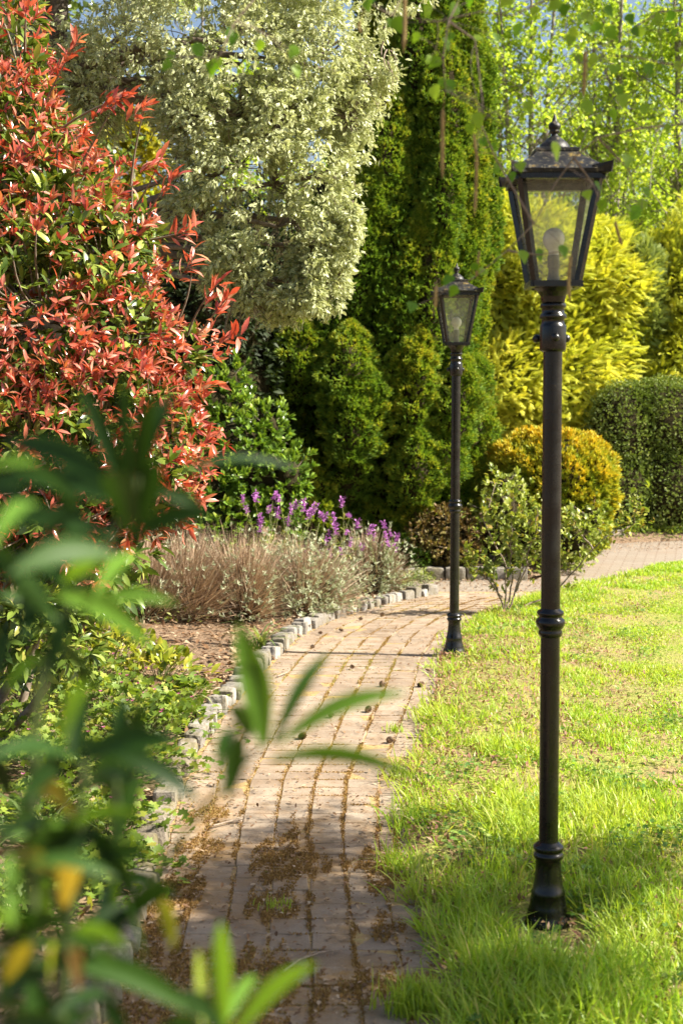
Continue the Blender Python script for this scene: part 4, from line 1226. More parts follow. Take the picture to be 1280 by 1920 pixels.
# ---------------- low plants of the bed
def soil_at(px, py):
    g_ = ground(px, py, .05); return g_
def mound(name, label, cat, px, py, rx, h, n, T, size, mat, seed, group=None, up=.55, wid=1.0, flowers=None, stems=True):
    rg = rng_(seed)
    b = ground(px, py, .0); b[2] = float(zbed(b[0], b[1])) if b[0] < xL(b[1]) else .02
    t = thing(name, label, cat, b, group)
    mb, sb = MB(), MB()
    d = rg.normal(size=(n, 2)) * .48
    rr = np.clip(np.hypot(d[:, 0], d[:, 1]), 0, 1.15)
    z = h * (1 - .75 * rr ** 2) * rg.uniform(.45, 1.05, n)
    P = b + np.stack([d[:, 0] * rx, d[:, 1] * rx, np.clip(z, .015, 9)], 1)
    O = np.stack([d[:, 0], d[:, 1], np.full(n, .25)], 1)
    D = norm(O * .8 + .6 * rdir(rg, n) + np.array([0, 0, up - .35]))
    S_ = rg.uniform(size * .6, size * 1.25, n)
    scatter(mb, T, P, D, UP + .45 * rdir(rg, n) + O * .3, S_, rg, 0, np.clip(rg.normal(.5, .27, n), 0, 1), S_ * wid)
    mb.build('leaves', mat, t)
    if stems:
        for i in range(0, n, 4):
            s0 = b + np.array([d[i, 0] * rx * .35, d[i, 1] * rx * .35, 0]); branch_from(sb, s0, P[i], .0022, .0012, rg, .1, 4)
        sb.build('stems', STEMG, t)
    if flowers:
        fm, fn, fs = flowers
        for j in range(fn):
            q = b + np.array([rg.normal() * rx * .42, rg.normal() * rx * .42, h * rg.uniform(.85, 1.25)])
            f = MB(); k = 5; az = np.arange(k) * 6.283 / k
            D = norm(np.stack([np.cos(az), np.sin(az), np.full(k, .45)], 1) + np.array([0, -.3, .1]))
            scatter(f, BROAD, np.repeat(q[None], k, 0), D, UP, fs, rg, 0, rg.random(k), fs * 1.0)
            tube(f, [b + (0, 0, .02), (b + q) / 2 + (.01, 0, .02), q], [.0015, .0012, .001], 4, 1)
            f.build('flower', [fm, STEMG], t)
    return t
STEMG = simple_mat('green_stem', (.09, .12, .03), (.17, .18, .06), 40, .6, .2)
GERA = leaf_mat('geranium_leaf', [(0, (.07, .12, .02)), (.45, (.15, .23, .03)), (.8, (.26, .32, .045)), (1, (.38, .36, .07))], .5, .38, (1.2, 1.2, .5), .35)
YELG = leaf_mat('yellow_green_leaf', [(0, (.10, .15, .02)), (.4, (.22, .27, .03)), (.8, (.38, .38, .04)), (1, (.48, .42, .06))], .35, .35, (1.2, 1.15, .5), .45)
IVY = leaf_mat('weed_leaf', [(0, (.10, .13, .03)), (.5, (.20, .24, .06)), (1, (.33, .35, .13))], .5, .3, (1.2, 1.2, .5), .3)
PINK = leaf_mat('pink_petal', [(0, (.30, .05, .14)), (1, (.55, .16, .32))], .6, .35, (1.1, .9, 1))
WHITE = leaf_mat('white_petal', [(0, (.7, .7, .64)), (1, (.8, .8, .76))], .6, .3, (1, 1, 1))
PURP = leaf_mat('purple_petal', [(0, (.26, .07, .28)), (.5, (.44, .14, .45)), (1, (.60, .30, .60))], .6, .35, (1.05, .9, 1.05))
GG = 'leafy ground plants in the bed'
spots = [(70, 1345, .42, .28, 240, 'geranium clump with pink flowers at the far left of the bed', 6), (205, 1355, .36, .26, 210, 'geranium clump with pink flowers before the red bush', 7), (310, 1375, .30, .22, 180, 'geranium clump beside the setts, before the litter patch', 5),
         (115, 1470, .34, .24, 190, 'geranium clump half hidden by the near blurred shrub', 4), (240, 1465, .30, .22, 190, 'low geranium clump spilling towards the setts', 3), (345, 1440, .16, .13, 90, 'small pale clump leaning over the setts', 0),
         (60, 1570, .32, .22, 180, 'geranium clump behind the stems of the near blurred shrub', 2), (190, 1575, .28, .20, 170, 'geranium clump beside the near setts', 3), (295, 1545, .20, .15, 120, 'pale green clump right against the setts', 0), (130, 1700, .24, .16, 130, 'nearest low clump beside the setts', 0), (30, 1730, .3, .18, 130, 'nearest clump at the picture edge under the blurred shrub', 0)]
spots += [(400, 1370, .14, .12, 90, 'little green clump leaning over the setts before the blurred shoot', 0), (250, 1400, .3, .24, 170, 'geranium clump in the middle of the green bed patch', 4), (20, 1440, .34, .26, 180, 'geranium clump cut by the picture edge behind the blurred shrub', 3), (150, 1310, .34, .26, 190, 'geranium clump with pink flowers farthest back against the yellow green plants', 4),
          (350, 1320, .2, .14, 110, 'low geranium clump at the rim of the litter patch', 2), (215, 1650, .2, .15, 110, 'small clump hiding a dirty sett near the blurred shrub', 0)]
spots = [(a_, b_, c_ * (.8 if a_ > 280 else 1), d_ * .72, e_, f_, g_) for a_, b_, c_, d_, e_, f_, g_ in spots if not (a_, b_) in ((345, 1440), (400, 1370), (295, 1545))]
for i, (px, py, rx, h, n, lb, fl) in enumerate(spots):
    mound('geranium_clump', lb, 'plant', px, py, rx, h, int(n * 2.1), PALM, .044, GERA, 200 + i, GG, flowers=(PINK, fl, .012) if fl else None)
for i, (px, py, rx, h, n, lb) in enumerate([(55, 1265, .40, .32, 240, 'yellow green broad leaved plant under the red bush, nearest the picture edge'), (190, 1270, .36, .26, 230, 'yellow green broad leaved plant below the lowest red leaves'), (300, 1290, .24, .18, 150, 'small yellow green plant by the bare litter patch'), (130, 1215, .35, .3, 200, 'yellow green plant behind the other broad leaved ones')]):
    mound('broad_leaved_plant', lb, 'plant', px, py, rx, h, int(n * 1.6), OVAL, .07, YELG, 230 + i, 'broad leaved plants under the red bush', .7)
for i, (px, py, rx, h, n, lb) in enumerate([(262, 1160, .30, .26, 190, 'pale green weeds in front of the dry brown lavender'), (330, 1180, .2, .14, 110, 'small weed patch at the foot of the dry lavender'), (210, 1120, .34, .35, 190, 'weedy green plant between red bush and dry lavender'), (745, 1112, .16, .12, 80, 'low green plant at the bed corner beside the setts'), (790, 1098, .13, .12, 70, 'little green plant at the rounded bed corner'), (655, 1122, .12, .1, 60, 'yellowish low plant beside the setts under the flowers')]):
    mound('weed_clump', lb, 'plant', px, py, rx, h, int(n * 1.8), OVAL, .045, IVY, 240 + i, 'weeds in the flower bed', .6)

for i, (px, py, rx, n, lb) in enumerate([(1125, 1012, .22, 220, 'low weeds between the kerb blocks and the globe conifer'), (1190, 1010, .3, 300, 'low weeds along the foot of the dark hedge'), (1262, 1009, .3, 300, 'low weeds along the hedge foot at the picture edge'), (1040, 1060, .25, 200, 'low weeds on the far bed rim under the yellow green shrub')]):
    mound('weed_clump', lb, 'plant', px, py, rx, .14, n, OVAL, .05, GERA, 290 + i, 'weeds in the flower bed', .6, stems=False)
# strap leaved clumps
STRAP = leaf_mat('strap_leaf', [(0, (.12, .19, .05)), (.6, (.22, .29, .09)), (1, (.40, .40, .18))], .4, .3, (1.2, 1.2, .5), .45)
for i, (px, py, n, h, lb) in enumerate([(492, 1222, 34, .30, 'strap leaved clump beside the setts before the lavender'), (765, 1105, 40, .24, 'grassy strap leaved clump at the bed corner'), (350, 1330, 14, .2, 'small strap leaved shoot by the litter patch'), (90, 1600, 26, .3, 'pale grassy tuft among the nearest geraniums'), (770, 1068, 22, .3, 'thin dry grass tuft on the far bed edge')]):
    rg = rng_(260 + i); b = ground(px, py, 0); b[2] = .03
    t = thing('strap_leaf_clump', lb, 'plant', b, 'strap leaved clumps')
    az = rg.random(n) * 6.283; tl = rg.uniform(.1, .6, n)
    mb = MB(); D = np.stack([np.cos(az) * tl, np.sin(az) * tl, np.ones(n)], 1)
    scatter(mb, BLADES[2], b + rg.normal(size=(n, 3)) * (.02, .02, 0), D, np.stack([np.cos(az), np.sin(az), 0 * az], 1) * -1, rg.uniform(h * .7, h * 1.25, n), rg, 0, None, rg.uniform(.009, .016, n))
    mb.build('leaves', STRAP, t)

# lavenders: fine stems with tiny leaves
LAVB = leaf_mat('dry_stem', [(0, (.20, .12, .075)), (.4, (.36, .25, .16)), (.8, (.50, .39, .28)), (1, (.58, .49, .37))], .8, .15, (1.1, 1, .8), .2)
LAVG = leaf_mat('grey_green_needle', [(0, (.22, .25, .14)), (.5, (.38, .42, .27)), (1, (.56, .58, .43))], .7, .25, (1.1, 1.1, .8), .2)
def dome(name, label, px, py, rx, ryy, h, nst, nlf, seed, stm, lfm, cat='shrub', group=None, lsize=.034, base_dark=True):
    rg = rng_(seed)
    b = ground(px, py, .03); b[1] += ryy * .55; b[2] = .04
    t = thing(name, label, cat, b, group)
    sb = MB()
    th = np.arccos(rg.uniform(.02, 1, nst)); az = rg.random(nst) * 6.283
    O = np.stack([np.sin(th) * np.cos(az), np.sin(th) * np.sin(az), np.cos(th)], 1)
    uneven = 1 + .32 * np.sin(az * 3 + seed) * np.sin(th) + .2 * np.sin(az * 7 + th * 4 + seed * 2)
    ends = b + O * np.array([rx, ryy, h]) * (rg.uniform(.72, 1.15, nst) * uneven)[:, None]
    beg = b + O * np.array([rx, ryy, h]) * rg.uniform(.1, .55, nst)[:, None]
    L = np.linalg.norm(ends - beg, axis=1)
    D = norm(ends - beg + rg.normal(size=(nst, 3)) * .12 + UP * .12)
    scatter(sb, NEEDLE, beg, D, rdir(rg, nst), L, rg, 0, np.clip(rg.normal(.5, .25, nst), 0, 1), rg.uniform(.016, .034, nst))
    sb.build('stems', stm, t, smooth=False)
    if nlf:
        mb = MB(); k = 6
        i = rg.integers(0, nst, nlf // k); u = rg.uniform(.45, 1.05, len(i))
        P = beg[i] + (ends[i] - beg[i]) * u[:, None]
        PP, DD, NN = cluster(P, D[i], k, rg, .9)
        scatter(mb, NEEDLE, PP, DD, rdir(rg, len(PP)), rg.uniform(lsize * .6, lsize * 1.3, len(PP)), rg, 0, None, rg.uniform(.03, .05, len(PP)))
        mb.build('leaves', lfm, t, smooth=False)
    cb = MB(); blob(cb, b + (0, 0, h * .25), (rx * .62, ryy * .62, h * .5), rg, .15); cb.build('woody_centre', CORE, t)
    return t, ends
GL = 'lavender mounds along the bed'
dome('lavender', 'dry brown twiggy lavender mound between the straw brown and reddish ones', 335, 1172, .50, .42, .56, 8400, 2500, 300, LAVB, LAVG, group=GL)
dome('lavender', 'dry straw brown lavender mound at the picture edge end of the row', 255, 1178, .42, .38, .56, 7000, 1500, 304, LAVB, LAVG, group=GL)
dome('lavender', 'reddish brown twiggy lavender in the middle of the row', 450, 1168, .46, .40, .54, 7600, 5000, 301, LAVB, LAVG, group=GL)
dome('lavender', 'silvery grey green lavender beside the setts', 565, 1156, .40, .36, .50, 5200, 13000, 302, LAVB, LAVG, group=GL)
dome('lavender', 'silvery lavender with purple spikes nearest the bed corner', 690, 1114, .30, .28, .44, 4400, 9000, 303, LAVB, LAVG, group=GL)
# wallflowers with purple spikes
rg = rng_(310)
sp = MB(); n = 46
P = np.stack([rg.normal(size=n) * .009, rg.normal(size=n) * .009, rg.uniform(0, .085, n)], 1)
scatter(sp, BROAD, P, norm(np.stack([P[:, 0], P[:, 1], np.full(n, .006)], 1) + .5 * .01 * rdir(rg, n)), UP + .5 * rdir(rg, n), rg.uniform(.014, .024, n), rg)
spike = None
SPK = {0: [(478, 938), (466, 958), (455, 940), (511, 934), (525, 940), (490, 980), (488, 995), (553, 953), (546, 962), (568, 957), (578, 972), (585, 962), (600, 968), (540, 985), (520, 970), (505, 958)],
       1: [(606, 975), (625, 985), (620, 1008), (642, 948), (655, 968), (672, 988), (640, 1038), (618, 1042), (600, 1048), (580, 1062), (655, 1022), (630, 1000), (648, 1000), (612, 1020), (575, 1040), (545, 1055)],
       2: [(720, 988), (735, 1003), (722, 1006), (729, 1022), (690, 1000), (746, 1012), (700, 1014), (714, 1036), (742, 1035), (680, 1030), (652, 1092), (700, 1060)]}
for q, (px, py, Yp, lb) in enumerate([(520, 1085, 10.9, 'purple wallflower against the glossy green shrub'), (620, 1085, 11.1, 'purple wallflower in full bloom before the conifer'), (705, 1085, 11.6, 'purple wallflower over the silvery lavender near the far lamp')]):
    b = ground(px, py, .03); b = np.array([X(px, Yp), Yp, .05])
    t = thing('wallflower', lb, 'flowering plant', b, 'purple wallflowers behind the lavender')
    st_, lf = MB(), MB()
    for px2, py2 in SPK[q]:
        e = at(px2, py2 + 4, Yp + rg.normal() * .1)
        Pb = branch_from(st_, b + rg.normal(size=3) * (.05, .05, 0), e, .005, .003, rg, .08, 8)
        nn = 16; u = rg.integers(1, 7, nn)
        Q = Pb[u]; S_ = rg.uniform(.04, .075, nn)
        scatter(lf, LANCE, Q, norm(rdir(rg, nn) * (1, 1, .5) + UP * .5), UP + .3 * rdir(rg, nn), S_, rg, 0, None, S_ * .7)
        if spike is None:
            spike = sp.build('flower_spike', PURP, None); o = spike
        else:
            o = spike.copy(); COL.objects.link(o)
        o.parent = t; o.location = e - b; o.rotation_euler = (rg.normal() * .2, rg.normal() * .2, rg.random() * 6.28); zs = rg.uniform(.7, 1.05); o.scale = (zs, zs, zs * rg.uniform(.8, 1.3))
    st_.build('stems', STEMG, t); lf.build('leaves', LAVG if q == 2 else PALEG, t)

# rose bush at the lawn tip
ROSEL = leaf_mat('rose_leaf', [(0, (.10, .15, .025)), (.5, (.22, .28, .04)), (.85, (.36, .38, .07)), (1, (.40, .26, .09))], .4, .4, (1.2, 1.15, .5), .4)
rg = rng_(320); Yr = 10.5
b = ground(948, 1150, .02)
t = thing('rose_bush', 'sparse young rose bush on the lawn tip behind the near lamp post', 'shrub', b)
sb, lf = MB(), MB()
canes = [[(948, 1150), (925, 1090), (885, 1045)], [(945, 1148), (950, 1060), (905, 980), (930, 905)], [(950, 1150), (975, 1075), (1000, 1010), (1010, 950)], [(955, 1150), (1040, 1110), (1110, 1030), (1180, 975)], [(1110, 1030), (1080, 990), (1070, 960)], [(1150, 1003), (1185, 985), (1195, 935)], [(940, 1120), (900, 1075), (868, 1040)], [(965, 1110), (990, 1060), (1060, 1010)], [(948, 1150), (960, 1100), (955, 1030), (965, 930)]]
lfpts = []
for cn in canes:
    Pc = np.array([at(px, py, Yr + rg.normal() * .12 * (i > 0)) for i, (px, py) in enumerate(cn)])
    if len(cn) >= 3:
        q = np.linspace(0, len(cn) - 1, 14); Pc = np.stack([np.interp(q, range(len(cn)), Pc[:, j]) for j in range(3)], 1); Pc += rg.normal(size=Pc.shape) * .006
    tube(sb, Pc, np.linspace(.0075, .003, len(Pc)), 6)
    for i in range(5, len(Pc)):
        for _ in range(2 if i < 9 else 4):
            lfpts.append(Pc[i] + rg.normal(size=3) * .045)
lfpts = np.array(lfpts)
PP, DD, NN = cluster(lfpts, norm(rdir(rg, len(lfpts)) + UP * .2), 5, rg, .9, 0, .012)
S_ = rg.uniform(.03, .06, len(PP))
scatter(lf, OVAL, PP, DD, UP + .5 * rdir(rg, len(PP)), S_, rg, 0, None, S_ * 1.2)
sb.build('canes', TWIGM, t); lf.build('leaves', ROSEL, t)

# grass tufts growing out of the path
for i, (px, py, n, h, lb) in enumerate([(762, 1900, 150, .11, 'bright grass tuft sprouting from the near path joints'), (742, 1372, 50, .05, 'small grass tuft on the bright mossy joint'), (520, 1700, 40, .035, 'tiny grass tuft on shaded orange moss'), (805, 1895, 120, .10, 'grass tuft where the lawn spills on the nearest bricks'), (765, 1550, 90, .09, 'grass tuft leaning from the lawn over the path edge')]):
    rg = rng_(330 + i); b = ground(px, py, .0)
    mb = MB(); az = rg.random(n) * 6.283
    D = np.stack([np.cos(az) * .5 * rg.random(n), np.sin(az) * .5 * rg.random(n), np.ones(n)], 1)
    for k in range(3):
        q = np.arange(n) % 3 == k
        scatter(mb, BLADES[k], (b + rg.normal(size=(n, 3)) * (.03, .025, 0))[q], D[q], np.stack([np.cos(az), np.sin(az), 0 * az], 1)[q], rg.uniform(h * .5, h * 1.15, q.sum()), rg, 0, np.clip(rg.normal(.6, .2, q.sum()), 0, 1), rg.uniform(.003, .005, q.sum()))
    tag(mb.build('grass_tuft', GRASS, base=b), lb, 'grass tuft')

# ================================================================ BIRCH reaching in from beside the lawn
BIR = leaf_mat('birch_leaf', [(0, (.08, .20, .016)), (.5, (.16, .31, .025)), (1, (.28, .42, .045))], .45, .5, (1.3, 1.25, .35), .3)
CATK = simple_mat('catkin', (.20, .135, .045), (.34, .25, .10), 60, .8, .5)
BBARK = simple_mat('birch_bark', (.30, .28, .25), (.62, .60, .56), 9, .8, .4)
rg = rng_(400)
bt_ = np.array([2.75, 2.75, 0.0])
t = thing('birch_tree', 'birch branches with small green leaves and catkins hanging into the top of the view', 'tree', bt_)
tk = MB(); TP = np.array([(2.75, 2.75, -.05), (2.8, 2.7, 1.5), (2.78, 2.7, 3.0), (2.7, 2.72, 4.6), (2.72, 2.7, 6.4)]); q = np.linspace(0, 4, 20)
TP = np.stack([np.interp(q, range(5), TP[:, j]) for j in range(3)], 1); tube(tk, TP, np.linspace(.10, .02, 20), 10); tk.build('trunk', BBARK, t)
br, lf = MB(), MB()
tw = [([(1420, 215), (1290, 232), (1200, 240), (1120, 258), (1075, 295), (1040, 345), (1000, 420), (950, 470), (890, 520), (835, 545)], 2.9),
      ([(1420, 120), (1290, 125), (1240, 118), (1180, 105), (1130, 105), (1085, 118)], 2.75),
      ([(1300, -60), (1150, -40), (1010, 5), (960, 30), (900, 22), (820, 40), (740, 30)], 2.7),
      ([(1380, 20), (1240, 20), (1190, 50), (1150, 75), (1100, 100), (1060, 75)], 3.0),
      ([(1000, -60), (880, -40), (840, 40), (830, 110), (835, 170)], 2.6),
      ([(700, -90), (520, -50), (440, 40), (410, 110), (320, 105)], 2.5),
      ([(1075, 295), (1110, 345), (1128, 385)], 2.9), ([(1120, 258), (1180, 320), (1195, 400)], 2.9), ([(1000, 420), (930, 300), (900, 230), (895, 190)], 2.85), ([(950, 470), (1010, 478), (1060, 470)], 2.9),
      ([(900, -40), (760, -20), (735, 30), (690, 5)], 2.6), ([(840, 40), (890, 75), (905, 200), (893, 285)], 2.75)]
lp = []
for pts, Yt in tw:
    Pc = np.array([at(px, py, Yt + .02 * math.sin(i * 1.7)) for i, (px, py) in enumerate(pts)])
    q = np.linspace(0, len(pts) - 1, 4 * len(pts)); Pc = np.stack([np.interp(q, range(len(pts)), Pc[:, j]) for j in range(3)], 1)
    tube(br, Pc, np.linspace(.0024, .0008, len(Pc)), 6)
    if pts[0][0] > 1270 or pts[0][1] < -30:
        e = Pc[0]; s_ = TP[np.argmin(np.abs(TP[:, 2] - (e[2] + .25)))]; branch_from(br, s_, e, .014, .0024, rg, .08, 10, .06)
hand = [(320, 105), (312, 122), (372, 95), (430, 60), (437, 72), (398, 128), (405, 118), (488, 85), (550, 97), (556, 132), (690, 8), (700, 2), (732, 42), (747, 46), (828, 60), (845, 70), (895, 72), (880, 2), (806, 112), (836, 82), (815, 116), (850, 18), (948, 2), (1000, 20), (1038, 10), (1056, 18), (1085, 35), (1100, 32), (1068, 75), (1100, 55), (1116, 52), (1146, 62), (1180, 35), (1230, 35), (1256, 30), (1190, 60), (1202, 62), (1085, 110), (1110, 112), (1150, 130), (1160, 170), (1167, 187), (1100, 200), (1122, 225), (1250, 240), (1270, 125), (1240, 120), (830, 155), (842, 162), (815, 172), (895, 225), (880, 240), (930, 315), (975, 312), (905, 265), (925, 275), (1040, 282), (1100, 365), (1128, 385), (980, 480), (1055, 470), (1120, 350), (1190, 400), (1180, 395), (1202, 385), (1210, 360), (850, 545), (840, 525), (905, 510), (772, 575), (890, 500), (1010, 478), (960, 330), (1150, 215), (1075, 60), (930, 70), (1215, 130), (1175, 300), (1030, 160), (990, 200), (800, 20), (780, 70), (1265, 60), (1205, 205), (1140, 20), (1020, 45), (970, 55)]
allP = np.concatenate([np.array([at(px, py, Yt) for px, py in pts]) for pts, Yt in tw])
n = len(hand)
P = np.array([at(px, py, 2.55 if px < 600 else 2.8 + rg.normal() * .13) for px, py in hand])
D = norm(np.stack([rg.normal(size=n) * .5, rg.normal(size=n) * .35, np.full(n, -.75)], 1)); S_ = rg.uniform(.026, .042, n)
scatter(lf, BIRCH, P - D * S_[:, None] * .5, D, np.array([0, -1, .35]) + .75 * rdir(rg, n), S_, rg, 0, None, S_ * .95)
for p in P:
    j = np.argmin(((allP - p) ** 2).sum(1))
    if np.linalg.norm(allP[j] - p) > .012: branch_from(br, allP[j], p, .0008, .0004, rg, .12, 5, .1)
# the rest of the crown, above and beside the view
cl = [((3.1, 2.55, 3.4), (.75, .62, .62)), ((3.7, 2.9, 3.2), (.75, .6, .6)), ((2.5, 2.4, 4.1), (.8, .7, .6)), ((3.4, 2.5, 4.4), (.8, .75, .7)), ((2.7, 2.7, 5.4), (.7, .7, .8)), ((3.2, 3.2, 2.75), (.45, .4, .35)), ((3.1, 3.35, 3.0), (.9, .55, .4)), ((2.4, 3.15, 2.6), (.7, .5, .35)), ((3.5, 3.7, 2.9), (.7, .4, .3)), ((2.9, 4.0, 3.0), (.8, .4, .28)), ((3.6, 4.1, 2.6), (.6, .35, .25)), ((4.25, 4.25, 3.9), (.55, .55, .25)), ((4.0, 3.9, 3.7), (.6, .4, .3)), ((3.9, 3.4, 3.5), (.6, .5, .4)), ((2.6, 3.3, 2.5), (.6, .4, .3))]
cl = [(np.array(a), np.array(b)) for a, b in cl]
Pq, Nq = on_lobes(cl, 9500, rg, .2, 1.05, .25, .2)
kk = wob(Pq[:, 0] * 2, Pq[:, 2] * 2 + Pq[:, 1] * 2, 2, 401) + .35 * wob(Pq[:, 0] * 5, Pq[:, 2] * 5 + Pq[:, 1] * 5, 2, 402) > .04; Pq, Nq = Pq[kk], Nq[kk]
vis = (Pq[:, 0] / Pq[:, 1] > .36) | ((Pq[:, 2] - CH) / Pq[:, 1] > .48)
Pq, Nq = Pq[vis], Nq[vis]
PP, DD, NN = cluster(Pq, norm(Nq * .3 + np.array([0, 0, -.6])), 5, rg, .8, 0, .05)
S_ = rg.uniform(.035, .055, len(PP))
scatter(lf, BIRCH, PP, DD, NN + rdir(rg, len(PP)), S_, rg, 0, None, S_ * 1.1)
for c, r in cl:
    s_ = TP[np.argmin(np.abs(TP[:, 2] - (c[2] - .5)))]; branch_from(br, s_, c, .03, .012, rg, .1)
C = np.array([c for c, r in cl])
for i in rg.choice(len(Pq), 260, replace=False):
    j = np.argmin(((C - Pq[i]) ** 2).sum(1)); branch_from(br, C[j] * .8 + Pq[i] * .2, Pq[i], .005, .0015, rg, .12, 5)
br.build('branches', TWIGM, t); lf.build('leaves', BIR, t)
for i, (px0, py0, px1, py1, Yk, r) in enumerate([(757, -20, 756, 100, 2.5, .0046), (830, 205, 829, 335, 2.6, .0046), (893, 285, 889, 405, 2.75, .0042), (888, 250, 897, 300, 2.75, .003), (1096, 95, 1093, 182, 2.8, .0048), (1070, 478, 1068, 565, 2.9, .0042), (1152, 415, 1166, 462, 2.95, .004), (817, 535, 815, 580, 2.7, .0042), (898, 470, 892, 520, 2.8, .003), (675, 40, 677, 62, 2.6, .003)]):
    a, b2 = at(px0, py0, Yk), at(px1, py1, Yk)
    k = MB(); Pk = bez(a, (a + b2) / 2 + rg.normal(size=3) * .004, b2, 16)
    tube(k, Pk, .8 * r * (1 + .18 * np.sin(np.arange(16) * 2.6)) * np.r_[.3, np.ones(12), .85, .6, .15], 9)
    j = np.argmin(((allP - a) ** 2).sum(1)); tube(k, bez(allP[j], (allP[j] + a) / 2 + (0, 0, .01), a, 5), .0005, 4)
    k.build('catkin', CATK, t)

# ================================================================ NEAR SHRUB beside the camera
FGL = leaf_mat('near_leaf', [(0, (.009, .027, .005)), (.25, (.021, .058, .008)), (.42, (.048, .115, .013)), (.6, (.095, .20, .022)), (.8, (.15, .30, .035)), (.9, (.30, .26, .03)), (1, (.24, .13, .06))], .5, .40, (1.35, 1.2, .35), .25)
rg = rng_(500)
b0 = np.array([-.40, .9, .0])
t = thing('near_shrub', 'blurred dark green shrub with long leaves close on the left', 'shrub', b0)
lf, sb = MB(), MB()
def fgleaf(a, b, w, Y, hue, Y2=None, bend=.10, tw=None):
    """one long leaf from its stalk to its tip, arched and folded along the midrib"""
    Y = Y * .88; w = w * .82
    A = at(a[0], a[1], Y); B = at(b[0], b[1], Y + rg.normal() * .05 if Y2 is None else Y2)
    L = np.linalg.norm(B - A); d = (B - A) / L
    nn = norm(np.array([0, -1, .35]) + .45 * rdir(rg, 1)[0]); x = norm(np.cross(d, nn)); nn = np.cross(x, d)
    n = 11; u = np.linspace(0, 1, n)
    mid = A + d * (u * L)[:, None] + (UP * bend * L)[None] * (np.sin(u * math.pi))[:, None]
    hw = w / F * Y * .5 * np.clip(np.sin(np.pi * np.clip(u * .93 + .05, 0, 1)) ** .85, .02, 1)
    V, E = [], []
    for i in range(n):
        for s_ in (-1, -.5, 0, .5, 1):
            V.append(mid[i] + x * hw[i] * s_ + nn * abs(s_) * hw[i] * .28); E.append(abs(s_))
    lf.add(V, grid_faces(5, n), hue, E)
DK, MD, LT, BR, YE, RD = .12, .35, .6, .78, .9, .98
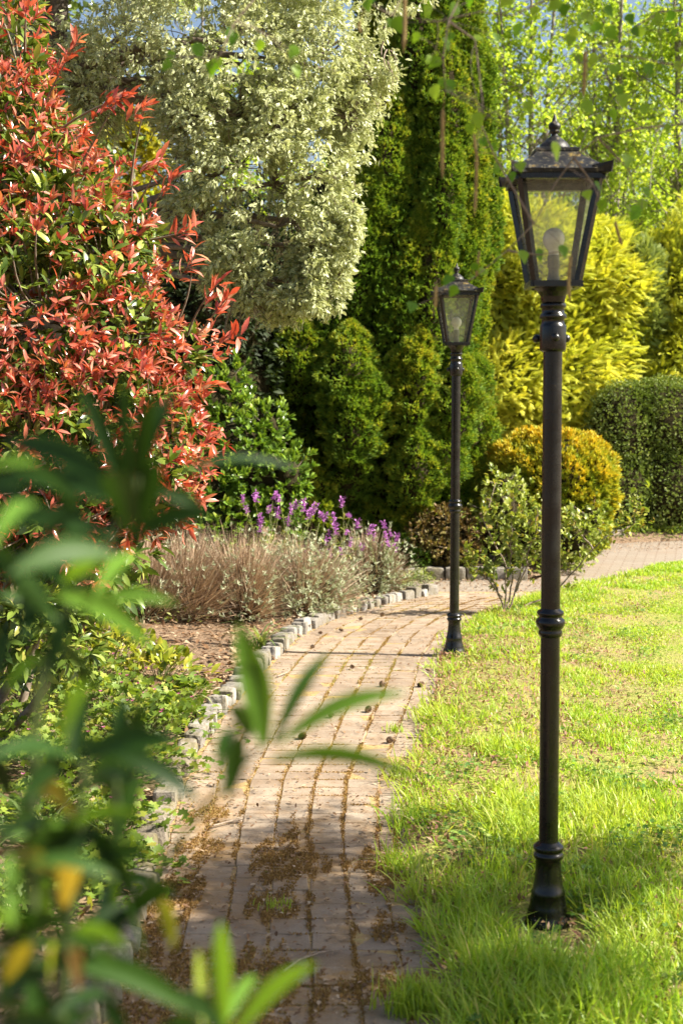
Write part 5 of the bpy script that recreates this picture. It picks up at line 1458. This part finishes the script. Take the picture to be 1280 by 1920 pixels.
LV = [((250, 960), (288, 735), 46, 1.0, DK), ((238, 940), (150, 722), 46, 1.02, DK), ((262, 900), (330, 730), 40, 1.05, DK), ((240, 905), (230, 700), 34, 1.1, DK), ((230, 930), (5, 830), 60, .98, DK), ((235, 950), (-30, 905), 58, .95, DK),
      ((-30, 885), (75, 868), 32, .9, BR), ((220, 1010), (-30, 985), 60, .95, DK), ((215, 1040), (20, 1075), 62, .93, MD), ((240, 1010), (410, 965), 50, 1.0, DK), ((285, 920), (395, 965), 34, 1.05, DK), ((250, 1000), (200, 890), 70, .97, DK), ((265, 980), (300, 860), 60, 1.0, DK),
      ((180, 1120), (262, 1035), 44, .95, BR), ((120, 1090), (210, 1048), 40, .95, BR), ((90, 1110), (290, 1215), 54, .93, LT), ((60, 1130), (-20, 1020), 50, .9, MD), ((110, 1180), (30, 1090), 54, .93, DK), ((130, 1150), (95, 1270), 56, .95, DK), ((50, 1200), (70, 1080), 60, .9, DK), ((20, 1180), (-30, 1300), 70, .9, DK), ((160, 1060), (120, 900), 50, .97, MD),
      ((330, 890), (560, 880), 26, 1.15, DK), ((170, 1130), (330, 1130), 34, 1.0, LT),
      # shoot over the path
      ((492, 1400), (446, 1168), 62, 1.0, LT), ((500, 1395), (475, 1215), 50, 1.02, BR), ((450, 1375), (428, 1500), 52, .98, MD), ((440, 1360), (408, 1440), 44, 1.0, MD), ((512, 1395), (618, 1222), 36, 1.05, MD), ((520, 1395), (762, 1298), 42, 1.03, LT), ((505, 1425), (790, 1462), 38, 1.02, LT), ((470, 1385), (430, 1320), 44, 1.0, MD),
      # lower left mass
      ((140, 1420), (152, 1285), 56, 1.0, DK), ((250, 1420), (262, 1315), 44, 1.02, DK), ((215, 1430), (200, 1370), 60, 1.0, DK), ((150, 1430), (-20, 1425), 60, .95, MD), ((150, 1425), (330, 1395), 66, .97, MD), ((200, 1410), (375, 1505), 50, .96, DK), ((60, 1450), (140, 1530), 42, .95, YE), ((120, 1440), (20, 1520), 70, .95, DK), ((180, 1450), (260, 1540), 60, .97, DK), ((90, 1540), (-20, 1600), 60, .93, MD),
      ((150, 1560), (40, 1640), 70, .94, DK), ((20, 1600), (110, 1640), 40, .94, YE), ((170, 1560), (260, 1690), 60, .97, DK), ((120, 1700), (150, 1600), 62, .95, RD), ((-25, 1690), (60, 1785), 60, .93, BR), ((120, 1720), (-10, 1780), 60, .94, DK), ((300, 1680), (326, 1780), 36, 1.0, YE), ((195, 1590), (205, 1650), 34, 1.0, YE), ((230, 1720), (330, 1660), 50, 1.0, DK), ((130, 1790), (280, 1700), 64, .97, DK), ((240, 1700), (275, 1800), 54, .97, DK), ((110, 1800), (375, 1905), 60, .95, MD), ((90, 1800), (240, 1850), 70, .93, DK), ((90, 1830), (-10, 1880), 70, .92, DK), ((60, 1840), (90, 1940), 64, .92, MD), ((95, 1850), (105, 1770), 40, .94, YE), ((150, 1860), (130, 1780), 36, .95, RD), ((10, 1840), (60, 1770), 44, .93, YE), ((160, 1640), (290, 1600), 46, .97, MD), ((40, 1660), (90, 1560), 60, .95, DK), ((20, 1500), (-20, 1400), 60, .93, DK), ((150, 1500), (250, 1460), 60, .96, DK),
      # low shoots
      ((420, 1945), (415, 1728), 46, .93, BR), ((405, 1940), (480, 1830), 44, .95, LT), ((440, 1940), (592, 1806), 44, .9, BR), ((382, 1930), (372, 1780), 24, .95, YE), ((420, 1935), (330, 1860), 44, .92, DK), ((440, 1935), (500, 1880), 50, .95, DK), ((395, 1950), (300, 1930), 44, .92, DK)]
for reg, nn, YY in (((-20, 170, 830, 1260), 9, (.85, 1.1)), ((-20, 270, 1390, 1930), 40, (.85, 1.1))):
    for _ in range(nn):
        x_, y_ = rg.uniform(reg[0], reg[1]), rg.uniform(reg[2], reg[3]); a_ = rg.uniform(-math.pi, math.pi); l_ = rg.uniform(110, 210)
        if x_ + l_ * math.cos(a_) > reg[1] + 60: a_ = math.pi - a_
        LV.append(((x_, y_), (x_ + l_ * math.cos(a_), y_ + l_ * .8 * math.sin(a_)), rg.uniform(24, 44), rg.uniform(*YY), [DK, DK, DK, DK, MD, MD, LT][rg.integers(0, 7)]))
for a, b, w_, Y, h in LV:
    fgleaf(a, b, w_, Y, np.clip(h + rg.normal() * .04, 0, 1))
def stem(pts, Y, r0, r1, first=None):
    Y = Y * .88; r0 *= .8; r1 *= .8
    P = [at(px, py, Y) for px, py in pts]
    if first is not None: P = [first] + P
    P = np.array(P); q = np.linspace(0, len(P) - 1, 30); Q = np.stack([np.interp(q, range(len(P)), P[:, j]) for j in range(3)], 1)
    for _ in range(6): Q[1:-1] = (Q[:-2] + Q[1:-1] * 2 + Q[2:]) / 4
    tube(sb, Q, np.linspace(r0, r1, 30), 8)
stem([(90, 2300), (110, 1950), (130, 1700), (160, 1440), (150, 1420)], .97, .006, .003, b0)
stem([(70, 1950), (60, 1650), (60, 1300), (130, 1120), (240, 960), (258, 895)], .96, .005, .0028, b0)
stem([(130, 1700), (220, 1560), (215, 1430)], .98, .004, .0025)
stem([(120, 2000), (230, 1720), (400, 1490), (490, 1400)], 1.0, .003, .0018, b0 + (.06, 0, 0))
stem([(330, 2300), (400, 2050), (420, 1930)], .93, .004, .0025, b0 + (.1, -.03, 0))
sb.build('stems', simple_mat('dark_green_stem', (.02, .035, .01), (.06, .085, .02), 40, .6, .2), t); lf.build('leaves', FGL, t)
